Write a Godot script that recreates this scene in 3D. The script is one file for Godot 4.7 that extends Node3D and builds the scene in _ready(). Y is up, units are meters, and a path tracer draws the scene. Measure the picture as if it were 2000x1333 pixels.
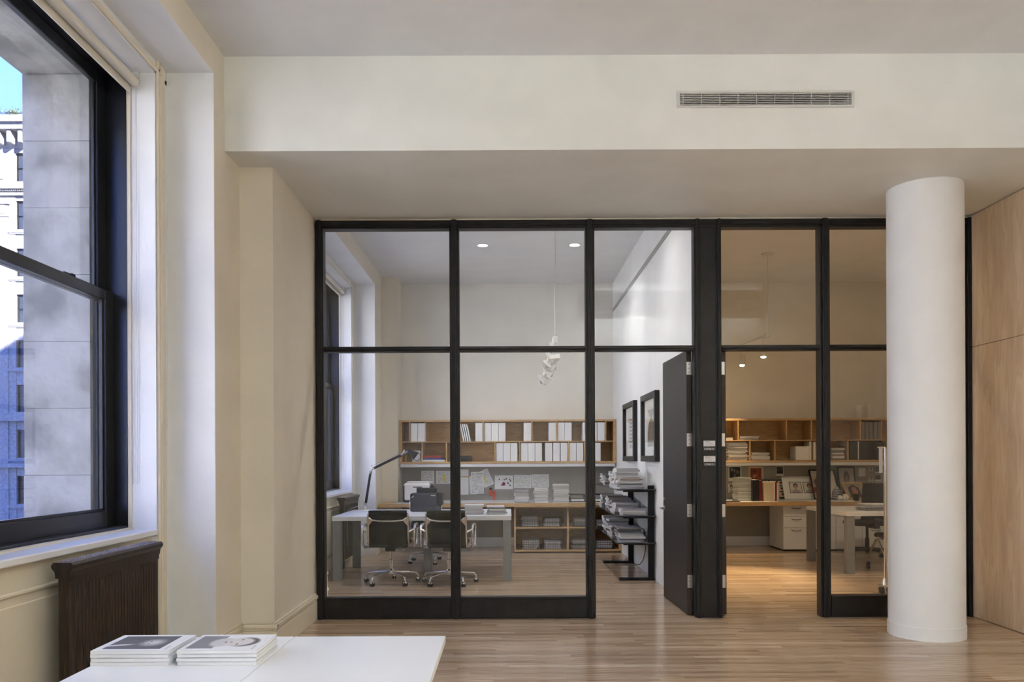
extends Node3D
# Studio with a steel-framed glass partition, two offices behind it, sash windows to the street.
# World: camera at (0, 1.4, 0) looking along -Z; "d" below is the distance in front of the camera (z = -d).

const FOCAL := 1540.0
const EYE := 1.4
const VPX := 992.0
const VPY := 897.0
const ROLL := 0.0045
const CEIL := 4.163
const SOFFIT := 3.515
const OFFICE_CEIL := 4.2
const GLASS_D := 6.9
const BACK_D := 12.58
const WALL_X := -1.93
const PIER_X := -1.69
const DIV_X := 1.685
const SHELF_D := 12.22
const COUNTER_D := 11.65

var M := {}
var names := {}
var rng := RandomNumberGenerator.new()
var mag_meshes := {}


# ---------------------------------------------------------------- geometry collector
class Geo:
	var v := PackedVector3Array()
	var n := PackedVector3Array()
	var u := PackedVector2Array()
	var c := PackedColorArray()
	var col := Color.WHITE
	var colored := false

	func tint(k: Color) -> Geo:
		col = k
		colored = true
		return self

	func tri(p: Array, nn: Array, t: Array) -> void:
		for i in [0, 2, 1]:
			v.append(p[i]); n.append(nn[i]); u.append(t[i]); c.append(col)

	# corners counter-clockwise seen from outside, starting bottom-left
	func quad(a: Vector3, b: Vector3, cc: Vector3, d: Vector3) -> void:
		var nn := (b - a).cross(cc - a)
		if nn.length() < 1e-12:
			nn = (cc - a).cross(d - a)
		nn = nn.normalized()
		tri([a, b, cc], [nn, nn, nn], [Vector2(0, 1), Vector2(1, 1), Vector2(1, 0)])
		tri([a, cc, d], [nn, nn, nn], [Vector2(0, 1), Vector2(1, 0), Vector2(0, 0)])

	func quadn(a: Vector3, b: Vector3, cc: Vector3, d: Vector3, na: Vector3, nb: Vector3, nc: Vector3, nd: Vector3) -> void:
		tri([a, b, cc], [na, nb, nc], [Vector2(0, 1), Vector2(1, 1), Vector2(1, 0)])
		tri([a, cc, d], [na, nc, nd], [Vector2(0, 1), Vector2(1, 0), Vector2(0, 0)])

	func quad_out(a: Vector3, b: Vector3, cc: Vector3, d: Vector3, out: Vector3) -> void:
		if (b - a).cross(cc - a).dot(out) >= 0.0:
			quad(a, b, cc, d)
		else:
			quad(d, cc, b, a)

	func face3(a: Vector3, b: Vector3, cc: Vector3) -> void:
		var nn := (b - a).cross(cc - a).normalized()
		tri([a, b, cc], [nn, nn, nn], [Vector2(0, 1), Vector2(1, 1), Vector2(1, 0)])

	func box(lo: Vector3, hi: Vector3, ch := 0.0) -> Geo:
		var ctr := (lo + hi) * 0.5
		return obox(Transform3D(Basis(), ctr), (hi - lo).abs(), ch)

	func obox(xf: Transform3D, size: Vector3, ch := 0.0) -> Geo:
		var h := size * 0.5
		ch = minf(ch, minf(h.x, minf(h.y, h.z)) * 0.9)
		var axes := [Vector3.RIGHT, Vector3.UP, Vector3.BACK]
		# faces: axis, u axis, v axis with u x v = normal
		var fs := [[2, 1.0, 0, 1], [2, -1.0, 0, 1], [0, 1.0, 2, 1], [0, -1.0, 2, 1], [1, 1.0, 0, 2], [1, -1.0, 0, 2]]
		for f in fs:
			var nx: Vector3 = axes[f[0]] * f[1]
			var ux: Vector3
			var vx: Vector3
			if f[0] == 2:
				vx = Vector3.UP; ux = vx.cross(nx)
			elif f[0] == 0:
				vx = Vector3.UP; ux = vx.cross(nx)
			else:
				vx = Vector3.FORWARD * f[1]; ux = vx.cross(nx)
			var hn: float = absf(nx.dot(h)); var hu: float = (ux.abs()).dot(h) - ch; var hv: float = (vx.abs()).dot(h) - ch
			var o := nx * hn
			quad(xf * (o - ux * hu - vx * hv), xf * (o + ux * hu - vx * hv), xf * (o + ux * hu + vx * hv), xf * (o - ux * hu + vx * hv))
		if ch > 0.0:
			for i in 3:
				var j := (i + 1) % 3
				var k := (i + 2) % 3
				for sj: float in [-1.0, 1.0]:
					for sk: float in [-1.0, 1.0]:
						var aj: Vector3 = axes[j] * sj
						var ak: Vector3 = axes[k] * sk
						var e1: Vector3 = aj * h[j] + ak * (h[k] - ch)
						var e2: Vector3 = aj * (h[j] - ch) + ak * h[k]
						var l: Vector3 = axes[i] * (h[i] - ch)
						quad_out(xf * (e1 - l), xf * (e1 + l), xf * (e2 + l), xf * (e2 - l), xf.basis * (aj + ak))
			for sx: float in [-1.0, 1.0]:
				for sy: float in [-1.0, 1.0]:
					for sz: float in [-1.0, 1.0]:
						var a := Vector3(sx * h.x, sy * (h.y - ch), sz * (h.z - ch))
						var b := Vector3(sx * (h.x - ch), sy * h.y, sz * (h.z - ch))
						var d := Vector3(sx * (h.x - ch), sy * (h.y - ch), sz * h.z)
						if sx * sy * sz > 0:
							face3(xf * a, xf * b, xf * d)
						else:
							face3(xf * a, xf * d, xf * b)
		return self

	func tube(pts: Array, r: float, seg := 8, squash := Vector2.ONE) -> Geo:
		var rings := []
		var nrm := []
		var up := Vector3.UP
		for i in pts.size():
			var p: Vector3 = pts[i]
			var t: Vector3 = ((pts[mini(i + 1, pts.size() - 1)] as Vector3) - (pts[maxi(i - 1, 0)] as Vector3)).normalized()
			if i == 0:
				up = Vector3.UP if absf(t.y) < 0.9 else Vector3.RIGHT
			var side := t.cross(up).normalized()
			up = side.cross(t).normalized()
			var ring := []
			var nr := []
			for k in seg:
				var a := TAU * k / seg
				var dir := side * cos(a) * squash.x + up * sin(a) * squash.y
				ring.append(p + dir * r)
				nr.append((side * cos(a) / squash.x + up * sin(a) / squash.y).normalized())
			rings.append(ring)
			nrm.append(nr)
		for i in pts.size() - 1:
			for k in seg:
				var k2 := (k + 1) % seg
				quadn(rings[i][k2], rings[i][k], rings[i + 1][k], rings[i + 1][k2], nrm[i][k2], nrm[i][k], nrm[i + 1][k], nrm[i + 1][k2])
		var e := pts.size() - 1
		for k in range(1, seg - 1):
			face3(rings[0][0], rings[0][k], rings[0][k + 1])
			face3(rings[e][0], rings[e][k + 1], rings[e][k])
		return self

	# profile: [radius, height] pairs, from the bottom up (outside on the outer side)
	func lathe(prof: Array, seg: int, xf := Transform3D(), smooth := false) -> Geo:
		var pn := []
		for i in prof.size():
			var a: Array = prof[maxi(i - 1, 0)]
			var b: Array = prof[mini(i + 1, prof.size() - 1)]
			pn.append(Vector2(b[1] - a[1], a[0] - b[0]).normalized())
		for i in prof.size() - 1:
			var p: Array = prof[i]
			var q: Array = prof[i + 1]
			var fn := Vector2(q[1] - p[1], p[0] - q[0]).normalized()
			var n1: Vector2 = pn[i] if smooth else fn
			var n2: Vector2 = pn[i + 1] if smooth else fn
			for k in seg:
				var a0 := TAU * k / seg
				var a1 := TAU * (k + 1) / seg
				var d0 := Vector3(cos(a0), 0, -sin(a0))
				var d1 := Vector3(cos(a1), 0, -sin(a1))
				var y := Vector3.UP
				quadn(xf * (d0 * p[0] + y * p[1]), xf * (d1 * p[0] + y * p[1]), xf * (d1 * q[0] + y * q[1]), xf * (d0 * q[0] + y * q[1]),
					(xf.basis * (d0 * n1.x + y * n1.y)).normalized(), (xf.basis * (d1 * n1.x + y * n1.y)).normalized(), (xf.basis * (d1 * n2.x + y * n2.y)).normalized(), (xf.basis * (d0 * n2.x + y * n2.y)).normalized())
		return self

	# polygon (counter-clockwise) in the xf's XY plane, extruded along its +Z by depth
	func prism(poly: PackedVector2Array, depth: float, xf := Transform3D()) -> Geo:
		var idx := Geometry2D.triangulate_polygon(poly)
		for i in range(0, idx.size(), 3):
			var a := poly[idx[i]]; var b := poly[idx[i + 1]]; var d := poly[idx[i + 2]]
			if (b - a).cross(d - a) < 0:
				var t := b; b = d; d = t
			face3(xf * Vector3(a.x, a.y, depth), xf * Vector3(b.x, b.y, depth), xf * Vector3(d.x, d.y, depth))
			face3(xf * Vector3(a.x, a.y, 0), xf * Vector3(d.x, d.y, 0), xf * Vector3(b.x, b.y, 0))
		for i in poly.size():
			var p := poly[i]
			var q := poly[(i + 1) % poly.size()]
			quad(xf * Vector3(p.x, p.y, 0), xf * Vector3(q.x, q.y, 0), xf * Vector3(q.x, q.y, depth), xf * Vector3(p.x, p.y, depth))
		return self

	func mesh() -> ArrayMesh:
		var arr := []
		arr.resize(Mesh.ARRAY_MAX)
		arr[Mesh.ARRAY_VERTEX] = v
		arr[Mesh.ARRAY_NORMAL] = n
		arr[Mesh.ARRAY_TEX_UV] = u
		if colored:
			arr[Mesh.ARRAY_COLOR] = c
		var m := ArrayMesh.new()
		m.add_surface_from_arrays(Mesh.PRIMITIVE_TRIANGLES, arr)
		return m


# ---------------------------------------------------------------- helpers
# a photo pixel seen at distance d
func P(x: float, y: float, d: float) -> Vector3:
	var dx := x - VPX
	var dy := y - VPY
	return Vector3((dx - ROLL * dy) / FOCAL * d, EYE - (dy + ROLL * dx) / FOCAL * d, -d)

func V(x: float, y: float, d: float) -> Vector3:
	return Vector3(x, y, -d)

func numbered(called: String) -> String:
	var k: int = names.get(called, 0)
	names[called] = k + 1
	return called if k == 0 else "%s_%03d" % [called, k]

func tag(o: Node, label: String, category: String, group := "") -> Node:
	o.set_meta("label", label)
	o.set_meta("category", category)
	if group:
		o.set_meta("group", group)
	return o

func thing(called: String, label: String, category: String, at := Vector3.ZERO, turn := 0.0, group := "") -> Node3D:
	var o := Node3D.new()
	o.name = numbered(called)
	add_child(o)
	o.position = at
	o.rotation.y = turn
	tag(o, label, category, group)
	return o

func structure(called: String, label: String, category: String, at := Vector3.ZERO) -> Node3D:
	var o := thing(called, label, category, at)
	o.set_meta("kind", "structure")
	return o

func part(parent: Node, called: String, g: Geo, m: Material, at := Vector3.ZERO) -> MeshInstance3D:
	return mpart(parent, called, g.mesh(), m, at)

func mpart(parent: Node, called: String, mesh: Mesh, m: Material, at := Vector3.ZERO) -> MeshInstance3D:
	var o := MeshInstance3D.new()
	o.name = called
	o.mesh = mesh
	o.material_override = null
	for s in mesh.get_surface_count():
		o.set_surface_override_material(s, m)
	parent.add_child(o, true)
	o.position = at
	return o

# a thing that is one mesh
func solid(called: String, label: String, category: String, g: Geo, m: Material, at := Vector3.ZERO, turn := 0.0, group := "") -> MeshInstance3D:
	return msolid(called, label, category, g.mesh(), m, at, turn, group)

func msolid(called: String, label: String, category: String, mesh: Mesh, m: Material, at := Vector3.ZERO, turn := 0.0, group := "") -> MeshInstance3D:
	var o := MeshInstance3D.new()
	o.name = numbered(called)
	o.mesh = mesh
	for s in mesh.get_surface_count():
		o.set_surface_override_material(s, m)
	add_child(o)
	o.position = at
	o.rotation.y = turn
	tag(o, label, category, group)
	return o

func B(x0: float, x1: float, y0: float, y1: float, d0: float, d1: float, ch := 0.0) -> Geo:
	return Geo.new().box(Vector3(minf(x0, x1), minf(y0, y1), -maxf(d0, d1)), Vector3(maxf(x0, x1), maxf(y0, y1), -minf(d0, d1)), ch)

func std(c: Color, rough := 0.6, metal := 0.0, spec := 0.5) -> StandardMaterial3D:
	var m := StandardMaterial3D.new()
	m.albedo_color = c
	m.roughness = rough
	m.metallic = metal
	m.metallic_specular = spec
	return m

func noise_tex(seed_: int, freq: float, ramp: Array, octaves := 4, size := 512, as_normal := false, bump := 1.0) -> NoiseTexture2D:
	var fn := FastNoiseLite.new()
	fn.seed = seed_
	fn.noise_type = FastNoiseLite.TYPE_SIMPLEX_SMOOTH
	fn.frequency = freq
	fn.fractal_octaves = octaves
	var t := NoiseTexture2D.new()
	t.width = size
	t.height = size
	t.seamless = true
	t.noise = fn
	if as_normal:
		t.as_normal_map = true
		t.bump_strength = bump
	else:
		var g := Gradient.new()
		g.offsets = PackedFloat32Array(ramp[0])
		g.colors = PackedColorArray(ramp[1])
		t.color_ramp = g
	return t

func grey(x: float) -> Color:
	return Color(x, x, x)

func tri_planar(m: StandardMaterial3D, s: Vector3) -> StandardMaterial3D:
	m.uv1_triplanar = true
	m.uv1_world_triplanar = true
	m.uv1_scale = s
	m.uv1_triplanar_sharpness = 8.0
	return m


# ---------------------------------------------------------------- camera, sky, sun, exposure
func set_view() -> void:
	var cam := Camera3D.new()
	cam.name = "camera"
	cam.projection = Camera3D.PROJECTION_FRUSTUM
	cam.near = 0.05
	cam.far = 300.0
	cam.size = 1333.0 / FOCAL * cam.near
	cam.frustum_offset = Vector2((1000.0 - VPX) / FOCAL, (VPY - 666.5) / FOCAL) * cam.near
	add_child(cam)
	cam.position = Vector3(0, EYE, 0)
	cam.rotation.z = -ROLL
	cam.current = true

	var env := Environment.new()
	env.tonemap_mode = Environment.TONE_MAPPER_LINEAR
	env.tonemap_exposure = 3.2
	env.background_mode = Environment.BG_SKY
	var sm := ProceduralSkyMaterial.new()
	sm.sky_top_color = Color(0.32, 0.455, 0.82)
	sm.sky_horizon_color = Color(0.41, 0.525, 0.88)
	sm.ground_bottom_color = Color(0.35, 0.36, 0.38)
	sm.ground_horizon_color = Color(0.55, 0.6, 0.66)
	sm.sky_curve = 0.18
	sm.sky_energy_multiplier = SKY_ENERGY
	sm.ground_energy_multiplier = 1.0
	sm.sun_angle_max = 1.0
	var sky := Sky.new()
	sky.sky_material = sm
	env.sky = sky
	env.sdfgi_enabled = true
	env.ssao_enabled = true
	env.ssil_enabled = true
	env.ambient_light_source = Environment.AMBIENT_SOURCE_SKY
	var we := WorldEnvironment.new()
	we.environment = env
	add_child(we)

	var sun := DirectionalLight3D.new()
	sun.name = "sun"
	sun.light_color = Color(1.0, 0.99, 0.98)
	sun.light_energy = SUN_ENERGY
	sun.light_angular_distance = 0.6
	sun.shadow_enabled = true
	add_child(sun)
	sun.look_at_from_position(Vector3(1.0, 0.67, 1.0) * 10.0, Vector3.ZERO, Vector3.UP)

const SKY_ENERGY := 1.3
const SUN_ENERGY := 3.7


# ---------------------------------------------------------------- materials
func make_materials() -> void:
	var plaster_n := noise_tex(3, 0.02, [], 4, 512, true, 1.2)
	var plaster_c := noise_tex(4, 0.006, [[0.3, 0.7], [grey(0.985), Color.WHITE]], 3)
	for k in [["wall", Color(0.91, 0.88, 0.82)], ["bulkhead", Color(0.92, 0.925, 0.905)], ["ceiling", Color(0.90, 0.905, 0.91)], ["office_wall", Color(0.91, 0.90, 0.87)], ["trim", Color(0.905, 0.87, 0.79)], ["white_wall", Color(0.93, 0.935, 0.935)], ["column", Color(0.965, 0.972, 0.98)]]:  # wall cream also carries some lamp warmth; the bulkhead stays neutral
		var m := tri_planar(std(k[1], 0.55, 0.0, 0.4), Vector3.ONE * 0.5)
		m.albedo_texture = plaster_c
		m.normal_enabled = true
		m.normal_texture = plaster_n
		m.normal_scale = 0.05
		M[k[0]] = m
	(M.trim as StandardMaterial3D).roughness = 0.35
	# oak floor: tone per strip in the vertex colours, grain in the texture
	var grain := noise_tex(11, 0.012, [[0.15, 0.45, 0.6, 0.9], [Color(0.80, 0.76, 0.72), Color(0.95, 0.93, 0.91), Color(1, 1, 1), Color(0.90, 0.87, 0.84)]], 5)
	var grain_n := noise_tex(12, 0.02, [], 4, 512, true, 2.0)
	var fl := tri_planar(std(Color.WHITE, 0.2, 0.0, 0.5), Vector3(0.4, 3.0, 9.0))
	fl.vertex_color_use_as_albedo = true
	fl.albedo_texture = grain
	fl.roughness_texture = noise_tex(13, 0.01, [[0.0, 1.0], [grey(0.75), grey(1.0)]], 3)
	fl.normal_enabled = true
	fl.normal_texture = grain_n
	fl.normal_scale = 0.04
	M.floor = fl
	M.subfloor = std(Color(0.16, 0.12, 0.09), 0.8)
	# birch plywood
	var ply_c := noise_tex(21, 0.007, [[0.1, 0.4, 0.5, 0.62, 0.95], [Color(0.89, 0.80, 0.695), Color(0.95, 0.87, 0.77), Color(0.915, 0.825, 0.725), Color(0.98, 0.91, 0.815), Color(0.92, 0.835, 0.735)]], 5)
	var ply := tri_planar(std(Color(0.98, 0.97, 0.96), 0.35, 0.0, 0.5), Vector3(1.6, 0.22, 1.6))
	ply.albedo_texture = ply_c
	M.plywood = ply
	var oak := tri_planar(std(Color(1.0, 1.0, 1.0), 0.45), Vector3(0.5, 4.0, 3.0))
	oak.albedo_texture = noise_tex(23, 0.012, [[0.1, 0.45, 0.6, 0.95], [Color(0.66, 0.53, 0.37), Color(0.77, 0.64, 0.46), Color(0.73, 0.59, 0.42), Color(0.81, 0.69, 0.52)]], 5)
	M.oak = oak
	# blackened steel of the partition
	var st := tri_planar(std(Color(0.135, 0.137, 0.145), 0.42, 0.35, 0.5), Vector3.ONE * 1.5)
	st.albedo_texture = noise_tex(31, 0.008, [[0.3, 0.7], [grey(0.85), Color.WHITE]], 4)
	M.steel = st
	M.black_paint = std(Color(0.085, 0.09, 0.11), 0.3, 0.0, 0.5)
	M.black_outside = std(Color(0.16, 0.18, 0.23), 0.5)
	var dd := tri_planar(std(Color(0.155, 0.152, 0.165), 0.4), Vector3(6.0, 0.4, 6.0))
	dd.albedo_texture = noise_tex(33, 0.015, [[0.2, 0.8], [grey(0.72), Color.WHITE]], 4)
	M.door = dd
	M.door_edge = std(Color(0.20, 0.165, 0.14), 0.5)
	var gl := std(Color(1, 1, 1, 0.0), 0.0, 0.0, 0.5)
	gl.transparency = BaseMaterial3D.TRANSPARENCY_ALPHA
	gl.albedo_color = Color(0.96, 0.99, 0.98, 0.02)
	gl.metallic_specular = 0.36
	M.glass = gl
	var pg: StandardMaterial3D = gl.duplicate()
	pg.metallic_specular = 0.31
	M.partition_glass = pg
	var sg := std(Color(0.9, 0.95, 0.95, 0.1), 0.02)
	sg.transparency = BaseMaterial3D.TRANSPARENCY_ALPHA
	M.clear = sg
	M.chrome = std(Color(0.86, 0.86, 0.87), 0.16, 1.0)
	M.satin = std(Color(0.72, 0.72, 0.73), 0.34, 1.0)
	M.dark_metal = std(Color(0.11, 0.11, 0.12), 0.4, 0.5)
	M.leather = std(Color(0.035, 0.035, 0.042), 0.6, 0.0, 0.22)
	M.mesh_black = std(Color(0.075, 0.075, 0.078), 0.75)
	M.rubber = std(Color(0.06, 0.06, 0.06), 0.6)
	M.white_laminate = std(Color(0.86, 0.87, 0.885), 0.3)
	M.white_gloss = std(Color(0.94, 0.945, 0.955), 0.28)
	M.grey_leg = std(Color(0.52, 0.53, 0.54), 0.4, 0.2)
	M.white_plastic = std(Color(0.88, 0.88, 0.87), 0.4)
	M.navy_plastic = std(Color(0.15, 0.165, 0.22), 0.45)
	M.black_plastic = std(Color(0.07, 0.07, 0.075), 0.4)
	M.white_metal = std(Color(0.84, 0.84, 0.82), 0.4)
	var tk := tri_planar(std(Color(0.64, 0.625, 0.60), 0.9), Vector3.ONE * 6.0)
	tk.albedo_texture = noise_tex(41, 0.05, [[0.2, 0.8], [grey(0.88), Color.WHITE]], 3)
	M.tackboard = tk
	M.card_white = std(Color(0.90, 0.905, 0.915), 0.6)
	M.paper = std(Color(0.90, 0.90, 0.89), 0.7)
	var mg := std(Color.WHITE, 0.45)
	mg.vertex_color_use_as_albedo = true
	M.tinted = mg
	# cast radiator: dark brown paint with worn streaks
	var rd := tri_planar(std(Color(0.30, 0.215, 0.14), 0.4), Vector3(9.0, 0.5, 9.0))
	rd.albedo_texture = noise_tex(51, 0.02, [[0.15, 0.5, 0.8, 0.92], [grey(0.22), grey(0.50), grey(0.78), Color(1.25, 1.05, 0.8)]], 4)
	M.radiator = rd
	var rt := std(Color(0.55, 0.50, 0.46), 0.3, 0.8)
	M.radiator_top = rt
	var sn := tri_planar(std(Color(0.61, 0.61, 0.60), 0.9), Vector3.ONE * 0.45)
	sn.albedo_texture = noise_tex(61, 0.008, [[0.2, 0.45, 0.75], [Color(0.72, 0.725, 0.735), Color(0.90, 0.90, 0.895), Color.WHITE]], 6)
	sn.normal_enabled = true
	sn.normal_texture = noise_tex(62, 0.05, [], 4, 512, true, 3.0)
	sn.normal_scale = 0.2
	M.stone = sn
	var fs := tri_planar(std(Color(0.61, 0.605, 0.60), 0.9), Vector3.ONE * 0.35)
	fs.albedo_texture = noise_tex(63, 0.02, [[0.2, 0.8], [grey(0.86), Color.WHITE]], 4)
	M.facade = fs
	M.city = std(Color(0.92, 0.92, 0.91), 0.9)  # near white, so the unseen fronts throw sunlight into the rooms
	M.asphalt = std(Color(0.42, 0.42, 0.43), 0.9)
	M.window_dark = std(Color(0.16, 0.18, 0.21), 0.08)
	M.leaf = std(Color(0.28, 0.33, 0.24), 0.8)
	M.blind = std(Color(0.86, 0.84, 0.79), 0.7)
	M.terracotta = std(Color(0.86, 0.34, 0.22), 0.6)
	M.red = std(Color(0.60, 0.08, 0.09), 0.5)
	M.shelf_glass = std(Color(0.17, 0.19, 0.21), 0.12, 0.0, 0.6)
	M.galvanised = std(Color(0.78, 0.78, 0.78), 0.35, 0.6)


# ---------------------------------------------------------------- the shell
func build_shell() -> void:
	build_floor()
	var c := structure("ceiling", "flat white plaster ceiling of the studio", "ceiling")
	part(c, "main_slab", B(-3.0, 4.3, CEIL, CEIL + 0.25, -5.8, 5.5), M.ceiling)
	part(c, "office_slab", B(-3.0, 6.5, OFFICE_CEIL, OFFICE_CEIL + 0.25, 6.97, 12.9), M.ceiling)
	var bk := structure("beam", "deep white dropped bulkhead above the glass partition", "beam")
	# the front is built round the opening of the air grille
	var vc := P(1495, 194, 5.39)
	part(bk, "bulkhead_core", B(-3.0, 4.3, SOFFIT, CEIL + 0.2, 5.75, 7.0), M.bulkhead)
	part(bk, "lower_face", B(-3.0, 4.3, SOFFIT, vc.y - 0.043, 5.395, 5.75), M.bulkhead)
	part(bk, "upper_face", B(-3.0, 4.3, vc.y + 0.043, CEIL + 0.2, 5.395, 5.75), M.bulkhead)
	part(bk, "side_face", B(-3.0, vc.x - 0.588, vc.y - 0.043, vc.y + 0.043, 5.395, 5.75), M.bulkhead)
	part(bk, "side_face", B(vc.x + 0.588, 4.3, vc.y - 0.043, vc.y + 0.043, 5.395, 5.75), M.bulkhead)
	part(bk, "header", B(-3.0, 6.5, SOFFIT, OFFICE_CEIL + 0.2, 6.98, 7.06), M.wall)
	var wb := structure("wall_back", "cream rear wall of both offices above the shelves", "wall")
	part(wb, "plaster", B(-3.0, 6.5, -0.1, OFFICE_CEIL + 0.1, BACK_D, BACK_D + 0.3), M.office_wall)
	part(wb, "skirting_board", B(-1.69, DIV_X, 0.0, 0.15, BACK_D - 0.018, BACK_D + 0.01, 0.004), M.white_laminate)
	part(wb, "skirting_board", B(DIV_X + 0.17, 6.3, 0.0, 0.15, BACK_D - 0.018, BACK_D + 0.01, 0.004), M.white_laminate)
	var dv := structure("wall_divider", "white partition wall between the two offices with a dark linear slot", "wall")
	part(dv, "lower_wall", B(DIV_X, DIV_X + 0.165, 0.0, 3.73, 7.0, BACK_D), M.white_wall)
	part(dv, "upper_wall", B(DIV_X, DIV_X + 0.165, 3.80, OFFICE_CEIL, 7.0, BACK_D), M.white_wall)
	part(dv, "slot_back", B(DIV_X + 0.14, DIV_X + 0.165, 3.73, 3.80, 7.0, BACK_D), M.white_wall)
	part(dv, "slot_vane", B(DIV_X + 0.006, DIV_X + 0.012, 3.762, 3.768, 7.0, BACK_D), M.white_metal)
	var wf := structure("wall_front", "plain cream wall closing the studio behind the viewer", "wall")
	part(wf, "plaster", B(-3.0, 4.3, -0.1, CEIL + 0.1, -5.8, -5.5), M.wall)
	var wo := structure("wall_office", "plain wall closing the far side of the second office", "wall")
	part(wo, "plaster", B(6.3, 6.5, -0.1, OFFICE_CEIL + 0.1, 6.98, 12.9), M.wall)
	part(wo, "return_wall", B(4.09, 6.5, -0.1, OFFICE_CEIL + 0.1, 6.95, 7.06), M.wall)
	# birch plywood wall
	var wr := structure("wall_right", "birch plywood panelled wall with a fine horizontal joint", "wall")
	part(wr, "backing", B(4.075, 4.3, -0.1, CEIL + 0.1, -5.8, 6.97), M.oak)
	for k in 10:
		var d1 := 6.9 - k * 1.25
		var d0 := maxf(d1 - 1.246, -5.5)
		part(wr, "plywood_panel", B(4.06, 4.078, 0.006, 2.356, d0, d1), M.plywood)
		part(wr, "plywood_panel", B(4.06, 4.078, 2.362, SOFFIT - 0.008, d0, d1), M.plywood)
	part(wr, "plaster_band", B(4.05, 4.08, SOFFIT, CEIL + 0.05, -5.8, 5.4), M.bulkhead)
	build_left_wall()
	# round column
	var col := structure("column", "round white plaster column in front of the glass partition", "column", V(3.293, 0, 6.217))
	part(col, "shaft", Geo.new().lathe([[0.274, 0.0], [0.274, SOFFIT]], 72), M.column)
	part(col, "base_ring", Geo.new().lathe([[0.2795, 0.0], [0.2795, 0.098], [0.2775, 0.102], [0.270, 0.102]], 72), M.column)
	# air grille in the bulkhead
	var g := thing("air_grille", "long white slotted air grille in the bulkhead", "air grille", P(1495, 194, 5.39))
	var hw := 0.606
	part(g, "duct_lining", Geo.new().box(Vector3(-hw + 0.019, -0.0425, -0.33), Vector3(hw - 0.019, -0.0415, -0.006)).box(Vector3(-hw + 0.019, 0.0415, -0.33), Vector3(hw - 0.019, 0.0425, -0.006)).box(Vector3(-hw + 0.019, -0.0425, -0.335), Vector3(hw - 0.019, 0.0425, -0.33)).box(Vector3(-hw + 0.0185, -0.0425, -0.33), Vector3(-hw + 0.0195, 0.0425, -0.006)).box(Vector3(hw - 0.0195, -0.0425, -0.33), Vector3(hw - 0.0185, 0.0425, -0.006)), M.galvanised)
	var fr := Geo.new()
	fr.box(Vector3(-hw, 0.042, -0.003), Vector3(hw, 0.057, 0.008), 0.002).box(Vector3(-hw, -0.057, -0.003), Vector3(hw, -0.042, 0.008), 0.002)
	fr.box(Vector3(-hw, -0.042, -0.003), Vector3(-hw + 0.019, 0.042, 0.008)).box(Vector3(hw - 0.019, -0.042, -0.003), Vector3(hw, 0.042, 0.008))
	part(g, "frame", fr, M.white_metal)
	for k in 7:
		part(g, "slat", Geo.new().obox(Transform3D(Basis(Vector3.RIGHT, 0.0), Vector3(0, -0.036 + k * 0.012, 0.004)), Vector3(hw * 2 - 0.036, 0.0036, 0.004)), M.white_metal)
	for k in 10:
		part(g, "bar", Geo.new().box(Vector3(-0.565 + k * 0.1252, -0.042, 0.0), Vector3(-0.5615 + k * 0.1252, 0.042, 0.006)), M.white_metal)


func oak_tone(r: float, q: float) -> Color:
	var t := Color(0.62, 0.485, 0.35).lerp(Color(0.46, 0.335, 0.23), r * r)
	return t.lerp(Color(0.74, 0.61, 0.47), 0.8 if q > 0.93 else 0.0)

func build_floor() -> void:
	var f := structure("floor", "oak strip floor with a satin finish", "floor")
	part(f, "subfloor", B(-2.7, 6.5, -0.3, -0.012, -5.8, 12.9), M.subfloor)
	var r := RandomNumberGenerator.new()
	r.seed = 77
	var rows := []
	var w := 0.0572
	var d := 4.72
	while d < BACK_D + 0.2:
		rows.append(d)
		d += w
	d = 4.72 - w
	while d > -5.5:
		rows.append(d)
		d -= w
	var rest := Geo.new()
	var meshes := {}
	var count := 0
	for dd: float in rows:
		var x := -2.65 - r.randf() * 0.9
		var xe := 6.3 if dd > 6.95 else 4.08
		while x < xe:
			var n := r.randi_range(3, 9)
			var ln := n * 0.15
			var tone := r.randi_range(0, 9)
			var q := r.randf()
			if q > 0.93:
				tone = 10
			var key := n * 16 + tone
			var c := oak_tone(tone / 9.0, 0.0) if tone < 10 else oak_tone(0.0, 1.0)
			var dip := r.randf() * 0.0004
			if count < 300 and dd >= 4.72 and x + ln > -1.0 and x < 4.06:
				if not meshes.has(key):
					meshes[key] = Geo.new().tint(c).box(Vector3(0.0004, -0.012, 0.0003), Vector3(ln - 0.0004, 0.0, w - 0.0003)).mesh()
				mpart(f, "plank", meshes[key], M.floor, Vector3(x, -dip, -dd - w))
				count += 1
			else:
				rest.tint(c)
				var a := Vector3(x + 0.0004, -dip, -dd - 0.0003)
				var b := Vector3(x + ln - 0.0004, -dip, -dd - w + 0.0003)
				rest.quad(a, Vector3(b.x, -dip, a.z), b, Vector3(a.x, -dip, b.z))
				rest.quad(Vector3(a.x, -0.012, a.z), Vector3(b.x, -0.012, a.z), Vector3(b.x, -dip, a.z), a)
			x += ln
	var o := part(f, "planks", rest, M.floor)
	o.set_meta("kind", "stuff")


# left wall with its window niches; n1 = far edge of a niche, n0 = near edge (distances)
const NICHES := [[8.35, 11.5], [2.055, 5.205], [-1.80, 1.35], [-5.2, -2.4]]  # the last two niches are out of view, placed to bring in daylight

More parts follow.
